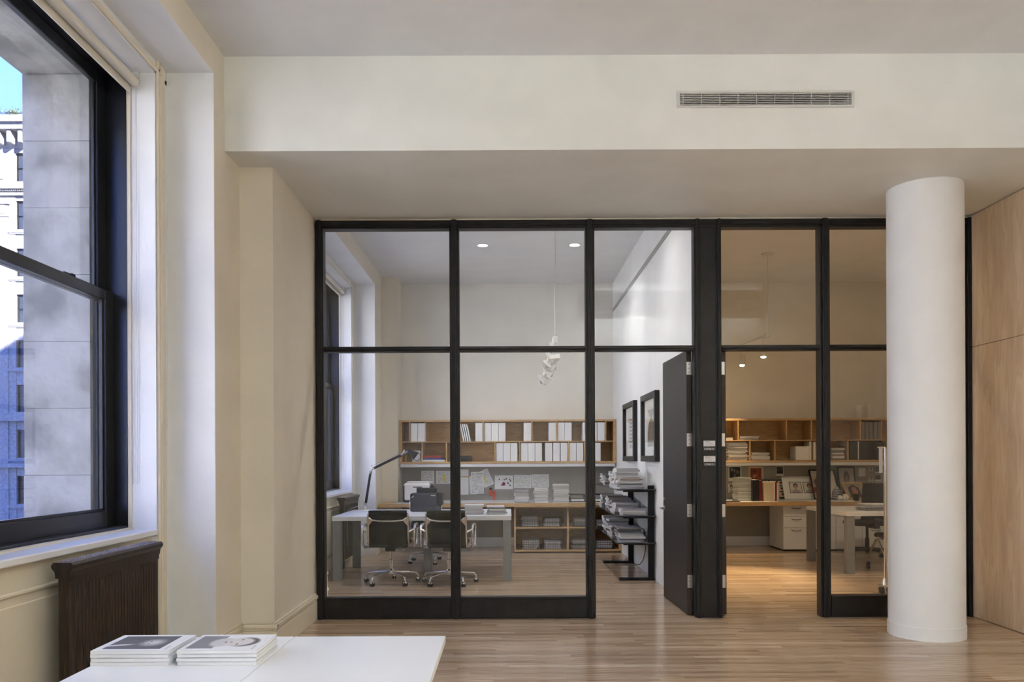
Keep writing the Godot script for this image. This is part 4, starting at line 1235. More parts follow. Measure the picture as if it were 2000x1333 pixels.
# ---------------------------------------------------------------- first office
func build_first_office() -> void:
	radiator(V(-2.125, 0, 10.55), 0.95, "dark brown fluted radiator with cap under the office window behind the desk")
	wall_shelf("oak wall shelf box in the first office filled with white box files", -1.687, 1.682, [800, 830.8, 944, 1038.8, 1087.4, 1183], [824, 871.8, 967, 1014.6, 1110.3, 1142])
	var wf := "white box files on the first office shelf"
	var nf := 0
	var nl := 0
	for q in [[801.6, 815.4], [815.4, 830], [928, 942.6], [945.6, 959.4], [959.4, 973.3], [973.3, 987.4], [1022.6, 1037.6], [1071.6, 1086.2], [1089, 1102.9], [1102.9, 1116.9], [1138, 1152], [1152.4, 1166.4], [1166.8, 1181.5]]:
		nf += 1
		box_file(q[0], q[1], false, "%s white box file from the window wall, upper row of the first office shelf" % ordinal(nf), wf)
	for q in [[969, 982.6], [982.8, 996.6], [996.8, 1010.9], [1017, 1031], [1031.2, 1045], [1045.2, 1059], [1064.6, 1079], [1080.2, 1094], [1095, 1109], [1111.8, 1125.4], [1125.7, 1139.6], [1146, 1160], [1160.2, 1173.8]]:
		nl += 1
		box_file(q[0], q[1], true, "%s white box file from the window wall, lower row of the first office shelf" % ordinal(nl), wf)
	for k in 4:
		box_file(904.5 + k * 4.0, 907.5 + k * 4.0, false, "%s thin white folder of four leaning in the first office shelf" % ordinal(k + 1), "leaning white folders", 0.20, null, 0.27)
	# small things in the lower row
	for k in 3:
		var p := P(788.5 + k * 4.2, 900, SHELF_D + 0.06)
		var o := thing("small_bottle", ["amber bottle in the corner of the shelf box", "yellow-green bottle in the corner of the shelf box", "brown bottle in the corner of the shelf box"][k], "bottle", Vector3(p.x, 1.3605, p.z))
		part(o, "body", Geo.new().lathe([[0.0, 0.0], [0.014, 0.0], [0.014, 0.075], [0.006, 0.095], [0.006, 0.115]], 12), [std(Color(0.55, 0.30, 0.14), 0.3), std(Color(0.62, 0.60, 0.22), 0.3), std(Color(0.36, 0.24, 0.16), 0.3)][k])
		part(o, "cap", Geo.new().lathe([[0.0075, 0.105], [0.0075, 0.128], [0.0, 0.128]], 10), M.black_plastic)
	var dp := P(813.5, 900, SHELF_D + 0.06)
	var bx := thing("disc_box", "white square box with a black ring on its front in the shelf", "box", Vector3(dp.x, 1.3605, dp.z))
	part(bx, "body", Geo.new().box(Vector3(-0.066, 0, -0.06), Vector3(0.066, 0.175, 0), 0.003), M.card_white)
	part(bx, "ring", Geo.new().tube(range(33).map(func(k): return Vector3(0.004 + cos(k * TAU / 32) * 0.058, 0.082 + sin(k * TAU / 32) * 0.062, 0.004)), 0.0045, 6), M.black_plastic)
	for k in 3:
		var p := P(846.5 - k * 1.0, 900, SHELF_D + 0.05)
		solid("book", ["white hardback lying lowest of the three books in the shelf", "blue hardback lying between two books in the shelf", "red hardback lying on top of the three books in the shelf"][k], "book", Geo.new().box(Vector3(-0.175 + k * 0.012, 0, -0.2), Vector3(0.175 - k * 0.016, 0.031, 0), 0.002), [M.card_white, std(Color(0.18, 0.24, 0.5), 0.5), std(Color(0.62, 0.10, 0.12), 0.5)][k], Vector3(p.x, 1.3605 + k * 0.0312, p.z))
	for k in 2:
		var p := P(903, 900, SHELF_D + 0.05)
		solid("equipment_box", ["flat black box lying on the shelf board", "flat black box lying on top of another black box in the shelf"][k], "box", Geo.new().box(Vector3(-0.14, 0, -0.2), Vector3(0.14, 0.046, 0), 0.003), M.black_plastic, Vector3(p.x, 1.3605 + k * 0.0465, p.z))
	# tackboard with pinned sheets
	var tb := structure("trim_1", "grey tackboard lining the wall between shelf and counter", "tackboard")
	part(tb, "lower_board", B(-1.69, DIV_X - 0.004, 0.15, 0.686, BACK_D - 0.012, BACK_D), M.tackboard)
	part(tb, "board", B(-1.69, DIV_X - 0.004, COUNTER_Y, 1.28, BACK_D - 0.014, BACK_D), M.tackboard)
	var td := BACK_D - 0.0155
	var gp := "papers pinned to the tackboard"
	sheet("pinned_paper", "sheet of bold text lines pinned above the white printer", "paper", "text", 823, 920, 848, 952, td, 0.0, gp)
	sheet("pinned_paper", "wide chart with a yellow column pinned beside the text sheet", "paper", "marked", 852, 920, 894, 945.5, td, 0.01, gp)
	sheet("pinned_paper", "white form with an orange band pinned to the tackboard", "paper", "memo", 896.5, 917.5, 915, 967, td, 0.0, gp)
	sheet("pinned_paper", "white sketch sheet hanging crooked on the tackboard", "paper", "text", 917, 931, 932, 966, td, 0.03, gp)
	sheet("pinned_paper", "pale handwritten sheet pinned over a slanting page", "paper", "text", 920, 922, 944.5, 965, td - 0.003, 0.01, gp)
	sheet("pinned_paper", "slanting page with a yellow mark pinned behind a sheet", "paper", "marked", 939, 918, 959, 951, td, 0.42, gp)
	sheet("pinned_paper", "white sheet with dark red and violet splashes", "paper", "map", 966.5, 929, 1002, 956, td, -0.01, gp)
	sheet("pinned_paper", "sheet with a pale green table pinned to the tackboard", "paper", "table", 1004, 928.5, 1038, 954, td, -0.02, gp)
	sheet("pinned_paper", "landscape sheet of handwriting pinned beside the green table", "paper", "text", 1039, 927, 1072, 953, td, 0.02, gp)
	for k in 2:
		var p := P([958.2, 966.2][k], [961.5, 969][k], td - 0.003)
		var hh: float = [0.135, 0.14][k]
		var o := thing("orange_tag", ["red tag with a black clip hanging on the tackboard", "narrow orange tag hanging lower on the tackboard"][k], "tag", p)
		part(o, "tag", Geo.new().box(Vector3(-0.026 + 0.009 * k, -hh / 2, 0), Vector3(0.026 - 0.009 * k, hh / 2 - 0.02, 0.004)), M.terracotta)
		part(o, "clip", Geo.new().box(Vector3(-0.018, hh / 2 - 0.03, 0.004), Vector3(0.018, hh / 2, 0.012), 0.002), M.black_plastic if k == 0 else M.terracotta)
	counter("white-topped oak counter along the rear wall of the first office", -1.685, DIV_X - 0.003)
	# base cabinet with open compartments
	var cx0 := P(1004.5, 1040, 11.72).x
	var cab := thing("base_cabinet", "low open oak cabinet under the first office counter", "cabinet", V(cx0, 0, 11.72))
	var cw := DIV_X - 0.004 - cx0
	var xm := P(1108, 1030, 11.72).x - cx0
	part(cab, "plinth", Geo.new().box(Vector3(0.01, 0, -0.8), Vector3(cw, 0.018, -0.015)), M.black_plastic)
	part(cab, "bottom_board", Geo.new().box(Vector3(0, 0.018, -0.82), Vector3(cw, 0.042, 0)), M.oak)
	part(cab, "top_board", Geo.new().box(Vector3(0, 0.664, -0.82), Vector3(cw, 0.687, 0)), M.oak)
	part(cab, "middle_board", Geo.new().box(Vector3(0.022, 0.362, -0.80), Vector3(cw - 0.022, 0.382, -0.004)), M.oak)
	for x: float in [0.0, xm, cw - 0.022]:
		part(cab, "upright", Geo.new().box(Vector3(x, 0.042, -0.82), Vector3(x + 0.022, 0.664, 0)), M.oak)
	part(cab, "back_panel", Geo.new().box(Vector3(0.022, 0.042, -0.82), Vector3(cw - 0.022, 0.664, -0.81)), M.oak)
	var trays := [[1016, 1054, 1007, 1029.5, 0.382], [1060, 1097, 1010, 1029.5, 0.382], [1119, 1150, 1012, 1029.5, 0.382], [1165, 1200, 1012, 1029.5, 0.382], [1019, 1055, 1053, 1074, 0.042], [1061, 1099, 1053, 1074, 0.042], [1114, 1150, 1053, 1074, 0.042], [1164, 1200, 1054, 1074, 0.042]]
	for k in trays.size():
		var q: Array = trays[k]
		var a := P(q[0], q[3], 11.80)
		var b := P(q[1], q[2], 11.80)
		wire_tray(Vector3((a.x + b.x) * 0.5, q[4], -11.80 - 0.17), b.x - a.x, 0.33, b.y - float(q[4]) - 0.02, "%s black wire tray from the knee space, on the %s board of the oak cabinet" % [["first", "second", "third", "fourth"][k % 4], ["middle", "bottom"][0 if k < 4 else 1]], "wire trays in the oak cabinet")
		mag_stack(Vector3((a.x + b.x) * 0.5, float(q[4]) + 0.008, -11.80 - 0.17), (b.x - a.x) * 0.86, 0.29, (b.y - float(q[4])) * 0.75, 0.014, "the %s wire tray on the cabinet's %s board" % [["first", "second", "third", "fourth"][k % 4], ["middle", "bottom"][0 if k < 4 else 1]], "magazines in the cabinet trays", 1.0, "magazine", [0, 2, 3, 7, 6, 1])
	# stacks on the counter
	px_stack(1006, 1034, 958, 983, 11.78, COUNTER_Y, 0.27, 0.017, "the low untidy stack on the first office counter", "low stack on the counter", 1.8)
	px_stack(1043, 1072, 953, 983, 11.78, COUNTER_Y, 0.27, 0.015, "the middle stack of three on the first office counter", "middle stack on the counter", 0.8, "magazine", [2, 3, 7, 0])
	px_stack(1081, 1112, 947, 983, 11.78, COUNTER_Y, 0.27, 0.014, "the tallest stack on the first office counter", "tallest stack on the counter", 0.7, "magazine", [2, 3, 7, 0])
	for k in 2:
		var a := P([1113.5, 1158][k], 981, 11.8)
		var b := P([1144, 1203][k], 967, 11.8)
		var o := thing("document_tray", ["black document tray beside the tallest stack", "black document tray in the corner by the white wall"][k], "tray", Vector3((a.x + b.x) * 0.5, COUNTER_Y + 0.0005, -11.96))
		var w := (b.x - a.x) * 0.5
		part(o, "base", Geo.new().box(Vector3(-w, 0, -0.15), Vector3(w, 0.012, 0.15)), M.black_plastic)
		part(o, "side_wall", Geo.new().box(Vector3(-w, 0.012, -0.15), Vector3(-w + 0.008, 0.115, 0.15)), M.black_plastic)
		part(o, "side_wall", Geo.new().box(Vector3(w - 0.008, 0.012, -0.15), Vector3(w, 0.115, 0.15)), M.black_plastic)
		part(o, "upper_tray", Geo.new().box(Vector3(-w, 0.105, -0.15), Vector3(w, 0.115, 0.15)), M.black_plastic)
		part(o, "papers", Geo.new().box(Vector3(-w + 0.02, 0.0125, -0.12), Vector3(w - 0.02, 0.045, 0.13)), M.paper)
	# printers
	var pp := P(816, 982, 11.95)
	var pr := thing("white_printer", "white laser printer with rounded front on the counter", "printer", Vector3(pp.x, COUNTER_Y + 0.0005, -12.05))
	part(pr, "casing", Geo.new().box(Vector3(-0.215, 0.02, -0.2), Vector3(0.20, 0.295, 0.13), 0.03), M.white_plastic)
	part(pr, "side_frame", Geo.new().box(Vector3(-0.225, 0.0, -0.19), Vector3(0.225, 0.27, 0.115), 0.02), M.navy_plastic)
	part(pr, "scanner_lid", Geo.new().box(Vector3(-0.17, 0.292, -0.19), Vector3(0.21, 0.318, 0.10), 0.01), M.white_plastic)
	part(pr, "output_slot", Geo.new().box(Vector3(-0.07, 0.225, 0.125), Vector3(0.07, 0.24, 0.133)), M.black_plastic)
	part(pr, "front_door", Geo.new().box(Vector3(-0.19, 0.04, 0.128), Vector3(0.17, 0.20, 0.136), 0.006), M.white_plastic)
	var np := P(832, 1000, 9.86)
	var nv := thing("navy_printer", "dark navy printer standing at the far edge of the white desk", "printer", Vector3(np.x, 0.7465, -10.02))
	part(nv, "body", Geo.new().box(Vector3(-0.20, 0.0, -0.16), Vector3(0.135, 0.225, 0.16), 0.012), M.navy_plastic)
	part(nv, "paper_support", Geo.new().obox(Transform3D(Basis(Vector3.RIGHT, 0.3), Vector3(-0.02, 0.24, -0.13)), Vector3(0.26, 0.10, 0.02), 0.008), M.navy_plastic)
	part(nv, "control_panel", Geo.new().box(Vector3(0.135, 0.07, -0.12), Vector3(0.20, 0.235, 0.08), 0.01), M.black_plastic)
	part(nv, "output_tray", Geo.new().box(Vector3(-0.185, 0.0, 0.16), Vector3(0.19, 0.055, 0.20), 0.008), M.navy_plastic)
	part(nv, "badge", Geo.new().obox(Transform3D(Basis(Vector3.BACK, 0.7), Vector3(-0.165, 0.185, 0.161)), Vector3(0.035, 0.009, 0.001)), M.card_white)
	part(nv, "badge", Geo.new().box(Vector3(0.06, 0.195, 0.16), Vector3(0.118, 0.203, 0.161)), M.card_white)
	# desk with chairs
	desk("long white desk with square grey legs in the first office", -2.02, 0.037, 9.05, 10.30, 0.746, 0.05, [[-1, 1], [1, 1], [-1, -1], [1, -1]])
	var dk := get_node("desk")
	part(dk, "leg", Geo.new().box(Vector3(-0.02, 0, 0.17), Vector3(0.074, 0.696, 0.26), 0.003), M.grey_leg)
	management_chair("black padded chair with chrome arms at the window end of the desk", V(-1.325, 0, 8.92), 0.03)
	management_chair("black padded chair with chrome arms at the middle of the desk", V(-0.665, 0, 8.87), -0.04)
	management_chair("black padded chair on the far side of the desk facing the room", V(-1.06, 0, 10.70), PI + 0.3)
	px_stack(906, 944, 988, 1007, 9.25, 0.7465, 0.25, 0.013, "the white desk stack next to the chair", "desk stack next to the chair", 0.8, "magazine", [0, 2, 3])
	px_stack(951, 988, 989.5, 1007, 9.25, 0.7465, 0.25, 0.014, "the stack on the free end of the white desk", "desk stack at the free end", 1.2, "magazine", [1, 0, 5, 3])
	task_lamp()
	# wall shelving unit with three shelves beside the open door
	var rk := thing("magazine_rack", "black steel rack with three glossy shelves along the white wall", "rack", V(1.45, 0, 10.0))
	for k in 2:
		var z: float = [0.95, -0.55][k]
		var up := part(rk, "upright", Geo.new().box(Vector3(0.155, 0.0, z - 0.02), Vector3(0.225, 1.09, z + 0.02), 0.003), M.dark_metal)
		part(up, "foot", Geo.new().box(Vector3(-0.18, 0.0, z - 0.035), Vector3(0.225, 0.032, z + 0.035), 0.003), M.dark_metal)
		for y: float in [1.035, 0.733, 0.427]:
			part(up, "bracket", Geo.new().box(Vector3(-0.13, y - 0.022, z - 0.012), Vector3(0.16, y - 0.0005, z + 0.012), 0.002), M.dark_metal)
	var hs := [[0.12, 0.235, 0.15, 0.17, 0.13, 0.14], [0.065, 0.125, 0.10, 0.15, 0.16, 0.15], [0.085, 0.145, 0.12, 0.11, 0.17, 0.19]]
	for k in 3:
		var y: float = [1.05, 0.748, 0.442][k]
		part(rk, "shelf", Geo.new().box(Vector3(-0.218, y - 0.0155, -1.1), Vector3(0.232, y, 1.05), 0.003), M.shelf_glass)
		for j in 6:
			mag_stack(V(1.40 + 0.012 * ((j * 5 + k * 3) % 4), y + 0.0005, 9.13 + j * 0.315), 0.285, 0.225, hs[k][j], 0.02, "the %s stack from the doorway, %s rack shelf" % [["first", "second", "third", "fourth", "fifth", "sixth"][j], ["top", "middle", "lowest"][k]], "magazines on the %s rack shelf" % ["top", "middle", "lowest"][k], 1.8)
	solid("power_cord", "thin black cord hanging from the rack down the white wall", "cord", Geo.new().tube([V(1.679, 0.42, 9.6), V(1.679, 0.25, 9.68), V(1.679, 0.12, 9.85), V(1.679, 0.04, 10.1), V(1.679, 0.006, 10.4)], 0.004, 6), M.rubber)
	# two framed prints on the white wall
	for k in 2:
		var d0: float = [8.74, 10.24][k]
		var d1: float = [9.69, 11.20][k]
		var y0 := 1.362
		var y1 := 2.158
		var o := thing("framed_print", ["black framed print of a grey and brown vase shape", "black framed print of stacked wave shapes"][k], "picture", V(DIV_X - 0.001, (y0 + y1) * 0.5, (d0 + d1) * 0.5))
		o.rotation.y = -PI / 2
		var w := (d1 - d0) * 0.5
		var h := (y1 - y0) * 0.5
		var fw := 0.068
		part(o, "frame_side", Geo.new().box(Vector3(-w, -h, 0), Vector3(-w + fw, h, 0.055), 0.002), M.black_plastic)
		part(o, "frame_side", Geo.new().box(Vector3(w - fw, -h, 0), Vector3(w, h, 0.055), 0.002), M.black_plastic)
		part(o, "frame_side", Geo.new().box(Vector3(-w + fw, -h, 0), Vector3(w - fw, -h + fw, 0.055), 0.002), M.black_plastic)
		part(o, "frame_side", Geo.new().box(Vector3(-w + fw, h - fw, 0), Vector3(w - fw, h, 0.055), 0.002), M.black_plastic)
		part(o, "print", Geo.new().box(Vector3(-w + fw, -h + fw, 0.002), Vector3(w - fw, h - fw, 0.012)), paint(["shapes_vase", "shapes_waves"][k], 160, 140, 3))
		part(o, "glazing", Geo.new().box(Vector3(-w + fw, -h + fw, 0.030), Vector3(w - fw, h - fw, 0.033)), M.glass)
	# recessed ceiling lights; the unseen pair by the partition brightens the office
	for k in 4:
		var q := P([943, 1122][k % 2], [481.5, 478.5][k % 2], 10.33)
		downlight(Vector3(q.x, OFFICE_CEIL, q.z + (2.3 if k > 1 else 0.0)), ["round downlight on the window side near the shelves", "round downlight on the white wall side near the shelves", "unseen round downlight on the window side near the glass partition", "unseen round downlight on the white wall side near the glass partition"][k], "recessed downlights", Color(1.0, 0.985, 0.97), DOWN_ENERGY)
	pendant()

const DOWN_ENERGY := 0.58


func downlight(at: Vector3, label: String, group: String, tone: Color, energy: float) -> void:
	var o := thing("downlight", label, "ceiling light", at, 0.0, group)
	part(o, "trim_ring", Geo.new().lathe([[0.066, -0.001], [0.085, -0.005], [0.088, 0.0]], 32), M.white_metal)
	var e := std(tone, 0.5)
	e.emission_enabled = true
	e.emission = tone
	e.emission_energy_multiplier = 0.9
	part(o, "lamp_disc", Geo.new().lathe([[0.0, -0.002], [0.066, -0.002]], 32), e)
	var l := SpotLight3D.new()
	l.name = "lamp"
	l.spot_angle = 72.0
	l.spot_range = 20.0
	l.light_color = tone
	l.light_energy = energy
	l.light_size = 0.05
	l.shadow_enabled = true
	o.add_child(l)
	l.position = Vector3(0, -0.02, 0)
	l.rotation.x = -PI / 2


func wire_tray(at: Vector3, w: float, l: float, h: float, label: String, group: String) -> void:
	var o := thing("wire_tray", label, "tray", at, 0.0, group)
	var g := Geo.new()
	for y: float in [0.004, h * 0.5, h]:
		g.tube([Vector3(-w / 2, y, l / 2), Vector3(w / 2, y, l / 2)], 0.003, 5)
		g.tube([Vector3(-w / 2, y, -l / 2), Vector3(-w / 2, y, l / 2)], 0.003, 5)
		g.tube([Vector3(w / 2, y, -l / 2), Vector3(w / 2, y, l / 2)], 0.003, 5)
	part(o, "rim", g, M.black_plastic)
	var b := Geo.new()
	for k in 9:
		b.tube([Vector3(-w / 2 + w * k / 8.0, h, l / 2), Vector3(-w / 2 + w * k / 8.0, 0.003, l / 2), Vector3(-w / 2 + w * k / 8.0, 0.003, -l / 2)], 0.002, 4)
	part(o, "wires", b, M.black_plastic)


func task_lamp() -> void:
	var b := P(713.6, 1000, 9.88)
	var o := thing("task_lamp", "black and aluminium balanced-arm task lamp clamped at the window end of the desk", "lamp", Vector3(b.x, 0.7465, b.z))
	var q := func(x: float, y: float) -> Vector3: return P(x, y, 9.88) - o.position
	part(o, "clamp", Geo.new().lathe([[0.0, 0.0], [0.03, 0.0], [0.03, 0.012], [0.016, 0.02], [0.014, 0.06], [0.0, 0.062]], 16), M.white_metal)
	part(o, "joint", Geo.new().lathe([[0.0, -0.02], [0.016, -0.02], [0.016, 0.02], [0.0, 0.02]], 12, Transform3D(Basis(Vector3.RIGHT, PI / 2), q.call(713.5, 985.0))), M.satin)
	part(o, "lever", Geo.new().tube([q.call(709.0, 980.5), q.call(713.5, 985.0), q.call(713.8, 996.0)], 0.006, 6), M.satin)
	part(o, "lower_arm", Geo.new().tube([q.call(714.5, 983.0), q.call(723.8, 921.0)], 0.016, 8, Vector2(0.6, 1.0)), M.dark_metal)
	part(o, "elbow", Geo.new().tube([q.call(722.6, 926.0), q.call(724.5, 919.0), q.call(731.0, 915.0)], 0.011, 8), M.satin)
	part(o, "elbow_lever", Geo.new().tube([q.call(724.5, 919.5), q.call(727.5, 914.5), q.call(724.6, 909.0)], 0.005, 6), M.satin)
	part(o, "upper_arm", Geo.new().tube([q.call(730.0, 915.4), q.call(784.0, 889.0)], 0.016, 8, Vector2(0.6, 1.0)), M.dark_metal)
	part(o, "tension_rod", Geo.new().tube([q.call(725.5, 911.0), q.call(785.0, 884.5)], 0.0025, 5), M.satin)
	part(o, "head_joint", Geo.new().tube([q.call(783.0, 889.5), q.call(790.0, 884.5), q.call(798.0, 882.5)], 0.011, 8), M.satin)
	part(o, "head_joint", Geo.new().tube([q.call(786.0, 887.5), q.call(790.0, 879.5)], 0.007, 6), M.satin)
	var hd: Vector3 = q.call(797.0, 880.5)
	part(o, "lamp_head", Geo.new().lathe([[0.0, 0.0], [0.018, 0.0], [0.026, -0.02], [0.058, -0.12], [0.052, -0.118], [0.0, -0.02]], 24, Transform3D(Basis(Vector3.BACK, 0.95), hd)), M.dark_metal)
	part(o, "cable", Geo.new().tube([q.call(713.0, 988.0), q.call(703.0, 989.0), V(-1.90, 0.81, 9.95) - o.position, V(-1.98, 0.785, 10.0) - o.position, V(-2.045, 0.75, 10.03) - o.position, V(-2.055, 0.30, 10.05) - o.position], 0.004, 6), M.satin)


func pendant() -> void:
	var D := 9.3
	var a := P(1084, 655, D)
	var o := thing("pendant_lamp", "white pendant lamp of folded strips twisting down in a helix", "lamp", a)
	part(o, "cord", Geo.new().tube([Vector3(0.004, OFFICE_CEIL - a.y, 0), Vector3(0.008, 0.9, 0), Vector3(-0.006, 0.45, 0), Vector3(0, 0.0, 0)], 0.0045, 6), M.white_metal)
	part(o, "canopy", Geo.new().lathe([[0.0, -0.03], [0.05, -0.03], [0.055, 0.0]], 24, Transform3D(Basis(), Vector3(0.004, OFFICE_CEIL - a.y, 0))), M.white_metal)
	part(o, "holder", Geo.new().lathe([[0.0, -0.02], [0.008, -0.02], [0.008, 0.015], [0.0, 0.015]], 10), M.satin)
	part(o, "top_block", Geo.new().box(Vector3(-0.026, -0.10, -0.03), Vector3(0.026, -0.018, 0.03), 0.004), M.white_plastic)
	# folded strips climbing round a leaning axis
	var q := func(x: float, y: float) -> Vector3: return P(x, y, D) - a
	var st := [[1076, 672, 1083, 702, 0.0], [1068, 690, 1079, 704, 0.05], [1072, 700, 1090, 698, 0.06], [1063, 708, 1074, 716, 0.04], [1060, 716, 1066, 729, 0.0], [1070, 716, 1084, 717, -0.05], [1066, 727, 1078, 731, -0.04], [1052, 736, 1059, 744, 0.02], [1058, 746, 1071, 742, -0.02]]
	for s in st:
		var p0: Vector3 = q.call(s[0], s[1])
		var p1: Vector3 = q.call(s[2], s[3])
		var dir := (p1 - p0).normalized()
		var zz := Vector3(0, 0, 1).rotated(dir, float(s[4]) * 12.0)
		part(o, "strip", Geo.new().obox(Transform3D(Basis(dir, zz.cross(dir).normalized(), zz), (p0 + p1) * 0.5 + Vector3(0, 0, s[4])), Vector3(p0.distance_to(p1) + 0.035, 0.02, 0.09), 0.003), M.white_plastic)
	var ax := []
	for k in 9:
		ax.append(P(1083 - k * 2.9, 662 + k * 10.2, D) - a + Vector3(0, 0, 0.03 * sin(k * 1.3)))
	part(o, "spine", Geo.new().tube(ax, 0.026, 6, Vector2(1.0, 0.55)), M.white_plastic)
	# small leaf-like shades, each a folded strip
	for k in 5:
		var c: Vector3 = q.call([1084.0, 1078.5, 1071.0, 1064.0, 1056.0][k], [706.0, 718.0, 731.0, 744.0, 738.0][k])
		part(o, "shade", Geo.new().prism(PackedVector2Array([Vector2(-0.035, -0.04), Vector2(0.0, -0.055), Vector2(0.055, 0.012), Vector2(0.025, 0.02), Vector2(-0.02, 0.025)]), 0.05, Transform3D(Basis(Vector3.UP, 0.3 * k - 0.5), c)), M.white_plastic)


# ---------------------------------------------------------------- second office
func build_second_office() -> void:
	var xl := DIV_X + 0.169
	wall_shelf("oak wall shelf box in the second office with mixed books and boxes", xl, 6.25, [1442, 1536.5, 1584.8, 1681, 1722], [1465, 1513.8, 1656.5, 1735])
	counter("white-topped oak counter along the rear wall of the second office", xl, 6.25)
	var tb := structure("trim_2", "brown-grey tackboard lining the second office wall above the counter", "tackboard")
	part(tb, "lower_board", B(xl, 6.29, 0.15, 0.686, BACK_D - 0.012, BACK_D), M.tackboard)
	part(tb, "board", B(xl, 6.29, COUNTER_Y, 1.28, BACK_D - 0.014, BACK_D), M.tackboard)
	var lo := 1.3605
	var up := 1.6765
	var sd := SHELF_D + 0.04
	px_stack(1443.5, 1483, 852.5, 861, sd, up, 0.24, 0.013, "the low pile, upper row of the second office shelf", "upper row pile, second office", 1.4, "magazine", [3, 7, 2])
	px_stack(1414, 1432, 856, 861, sd, up, 0.24, 0.012, "the first compartment of the second office shelf", "first compartment magazines", 0.6, "magazine", [3, 7])
	px_stack(1420, 1461, 864.5, 900, sd, lo, 0.25, 0.016, "the tall full pile, lower row of the second office shelf", "tall pile, second office", 2.0, "magazine", [3, 7, 2, 0])
	px_stack(1466, 1504, 884, 900, sd, lo, 0.25, 0.014, "the short pile, lower row of the second office shelf", "short pile, second office", 1.8, "magazine", [3, 7, 2])
	px_stack(1625.5, 1650, 876, 900, sd, lo, 0.2, 0.03, "the flat pile beside the black binders", "flat books, second office", 0.6, "book", [5, 4, 3, 2])
	px_stack(1622, 1640, 857, 861, sd, up, 0.2, 0.008, "the thin pile on the second office shelf's upper row", "thin magazine", 0.6, "magazine", [1])
	var ds := P(1533, 898, SHELF_D + 0.03)
	solid("oval_dish", "shallow pale oval dish on the lower shelf row", "dish", Geo.new().lathe([[0.0, 0.0], [0.07, 0.0], [0.118, 0.022], [0.114, 0.024], [0.066, 0.006], [0.0, 0.006]], 24), M.white_plastic, Vector3(ds.x, lo + 0.0004, ds.z - 0.10))
	var wb := P(1567.5, 898, SHELF_D + 0.03)
	var wbx := thing("storage_box", "cream lidded storage box on the lower shelf row", "box", Vector3(wb.x, lo + 0.0004, wb.z))
	part(wbx, "body", Geo.new().box(Vector3(-0.105, 0, -0.26), Vector3(0.105, 0.19, 0), 0.003), M.paper)
	part(wbx, "lid", Geo.new().box(Vector3(-0.108, 0.19, -0.262), Vector3(0.108, 0.215, 0.003), 0.003), M.paper)
	for k in 5:
		box_file([1582.0, 1586.2, 1589.2, 1594.5, 1599][k], [1586, 1589, 1594, 1598, 1603][k], true, ["tall white book beside the cream storage box", "narrow tan book among the white books", "leaning white book beside the storage box", "narrow cream book in the lower shelf row", "black book at the end of the white books"][k], "books beside the storage box", 0.0, [M.paper, std(Color(0.62, 0.52, 0.40), 0.6), M.paper, M.paper, M.black_plastic][k], [0.29, 0.27, 0.28, 0.25, 0.22][k])
	for k in 3:
		box_file([1659.5, 1679.5, 1702][k], [1676, 1701.5, 1724][k], true, ["black binder beside the flat books", "black binder in the middle of the lower shelf row", "black binder at the end of the lower shelf row"][k], "black binders, second office", 0.0, M.black_plastic, 0.288)
	box_file(1676.8, 1679.2, true, "narrow white binder between two black binders", "", 0.0, M.card_white, 0.288)
	for k in 5:
		box_file(1683 + k * 8.2, 1690.4 + k * 8.2, false, "%s grey magazine file from the door, second office shelf" % ordinal(k + 1), "grey magazine files, second office", 0.0, std(Color(0.50, 0.49, 0.47), 0.6), 0.272)
	for k in 2:
		var p := P([1678.5, 1699.5][k], 818, SHELF_D + 0.12)
		solid("glass_vase", ["clear glass vase on top of the shelf box, the wider one", "clear glass vase on top of the shelf box, the taller one"][k], "vase", Geo.new().lathe([[0.0, 0.0], [0.045, 0.0], [0.05, 0.02], [0.066, [0.21, 0.225][k]], [0.063, [0.21, 0.225][k]], [0.045, 0.025], [0.0, 0.02]], 24), M.clear, Vector3(p.x, 2.0085, p.z))
	# pictures and things against the tackboard
	var td := BACK_D - 0.0155
	sheet("pinned_photo", "dark group photo pinned high on the second office tackboard", "photo", "photo", 1423, 911, 1448, 940, td)
	sheet("pinned_photo", "small pale portrait snapshot pinned low on the tackboard", "photo", "portrait", 1421, 944, 1435.5, 965, td, 0.05)
	sheet("pinned_photo", "warm red abstract print pinned above the white magazines", "photo", "painting", 1462, 912, 1491, 943, td)
	sheet("pinned_photo", "small dark snapshot pinned alone beneath the shelf", "photo", "photo", 1516, 911, 1530.5, 930, td)
	sheet("pinned_photo", "white card with four dots pinned beside the dark portrait", "photo", "card", 1677, 915, 1690, 931, td)
	for k in 5:
		sheet("pinned_photo", "%s small snapshot from the white dotted card on the second office tackboard" % ordinal(k + 1), "photo", "photo" if k % 2 else "portrait", [1696, 1709, 1696, 1709, 1709][k], [912, 912, 931, 928, 943][k], [1706, 1721, 1706, 1721, 1721][k], [924, 925, 944, 940, 952][k], td, 0.0, "corner snapshots", 0.0015, 48)
	lean("white_board", "white mounting board with two small framed portraits leaning on the tackboard", 1533, 927, 1594, 978, 12.36, "plain", [[1543, 939, 1567, 962.5], [1570, 939, 1592.5, 962.5]])
	lean("poster_picture", "black edged poster frame leaning behind the mullion", 1591, 911, 1641, 976, 12.26, "poster", [])
	lean("contact_sheet", "black sheet of small portrait photos leaning behind the books", 1490, 934, 1539, 977, 12.40, "contact", [])
	lean("leaning_portrait", "dark framed portrait of a suited figure leaning on the tackboard", 1641, 911, 1674, 966, 12.42, "portrait_dark", [])
	lean("wood_framed_portrait", "light wood framed portrait with long hair leaning on the counter", 1656, 931, 1696, 980, 12.18, "portrait_hair", [])
	# on the counter
	px_stack(1440, 1469.5, 933, 980, 11.90, COUNTER_Y, 0.26, 0.019, "the neat white stack on the second office counter", "neat tall stack, second office", 0.0, "magazine", [8])
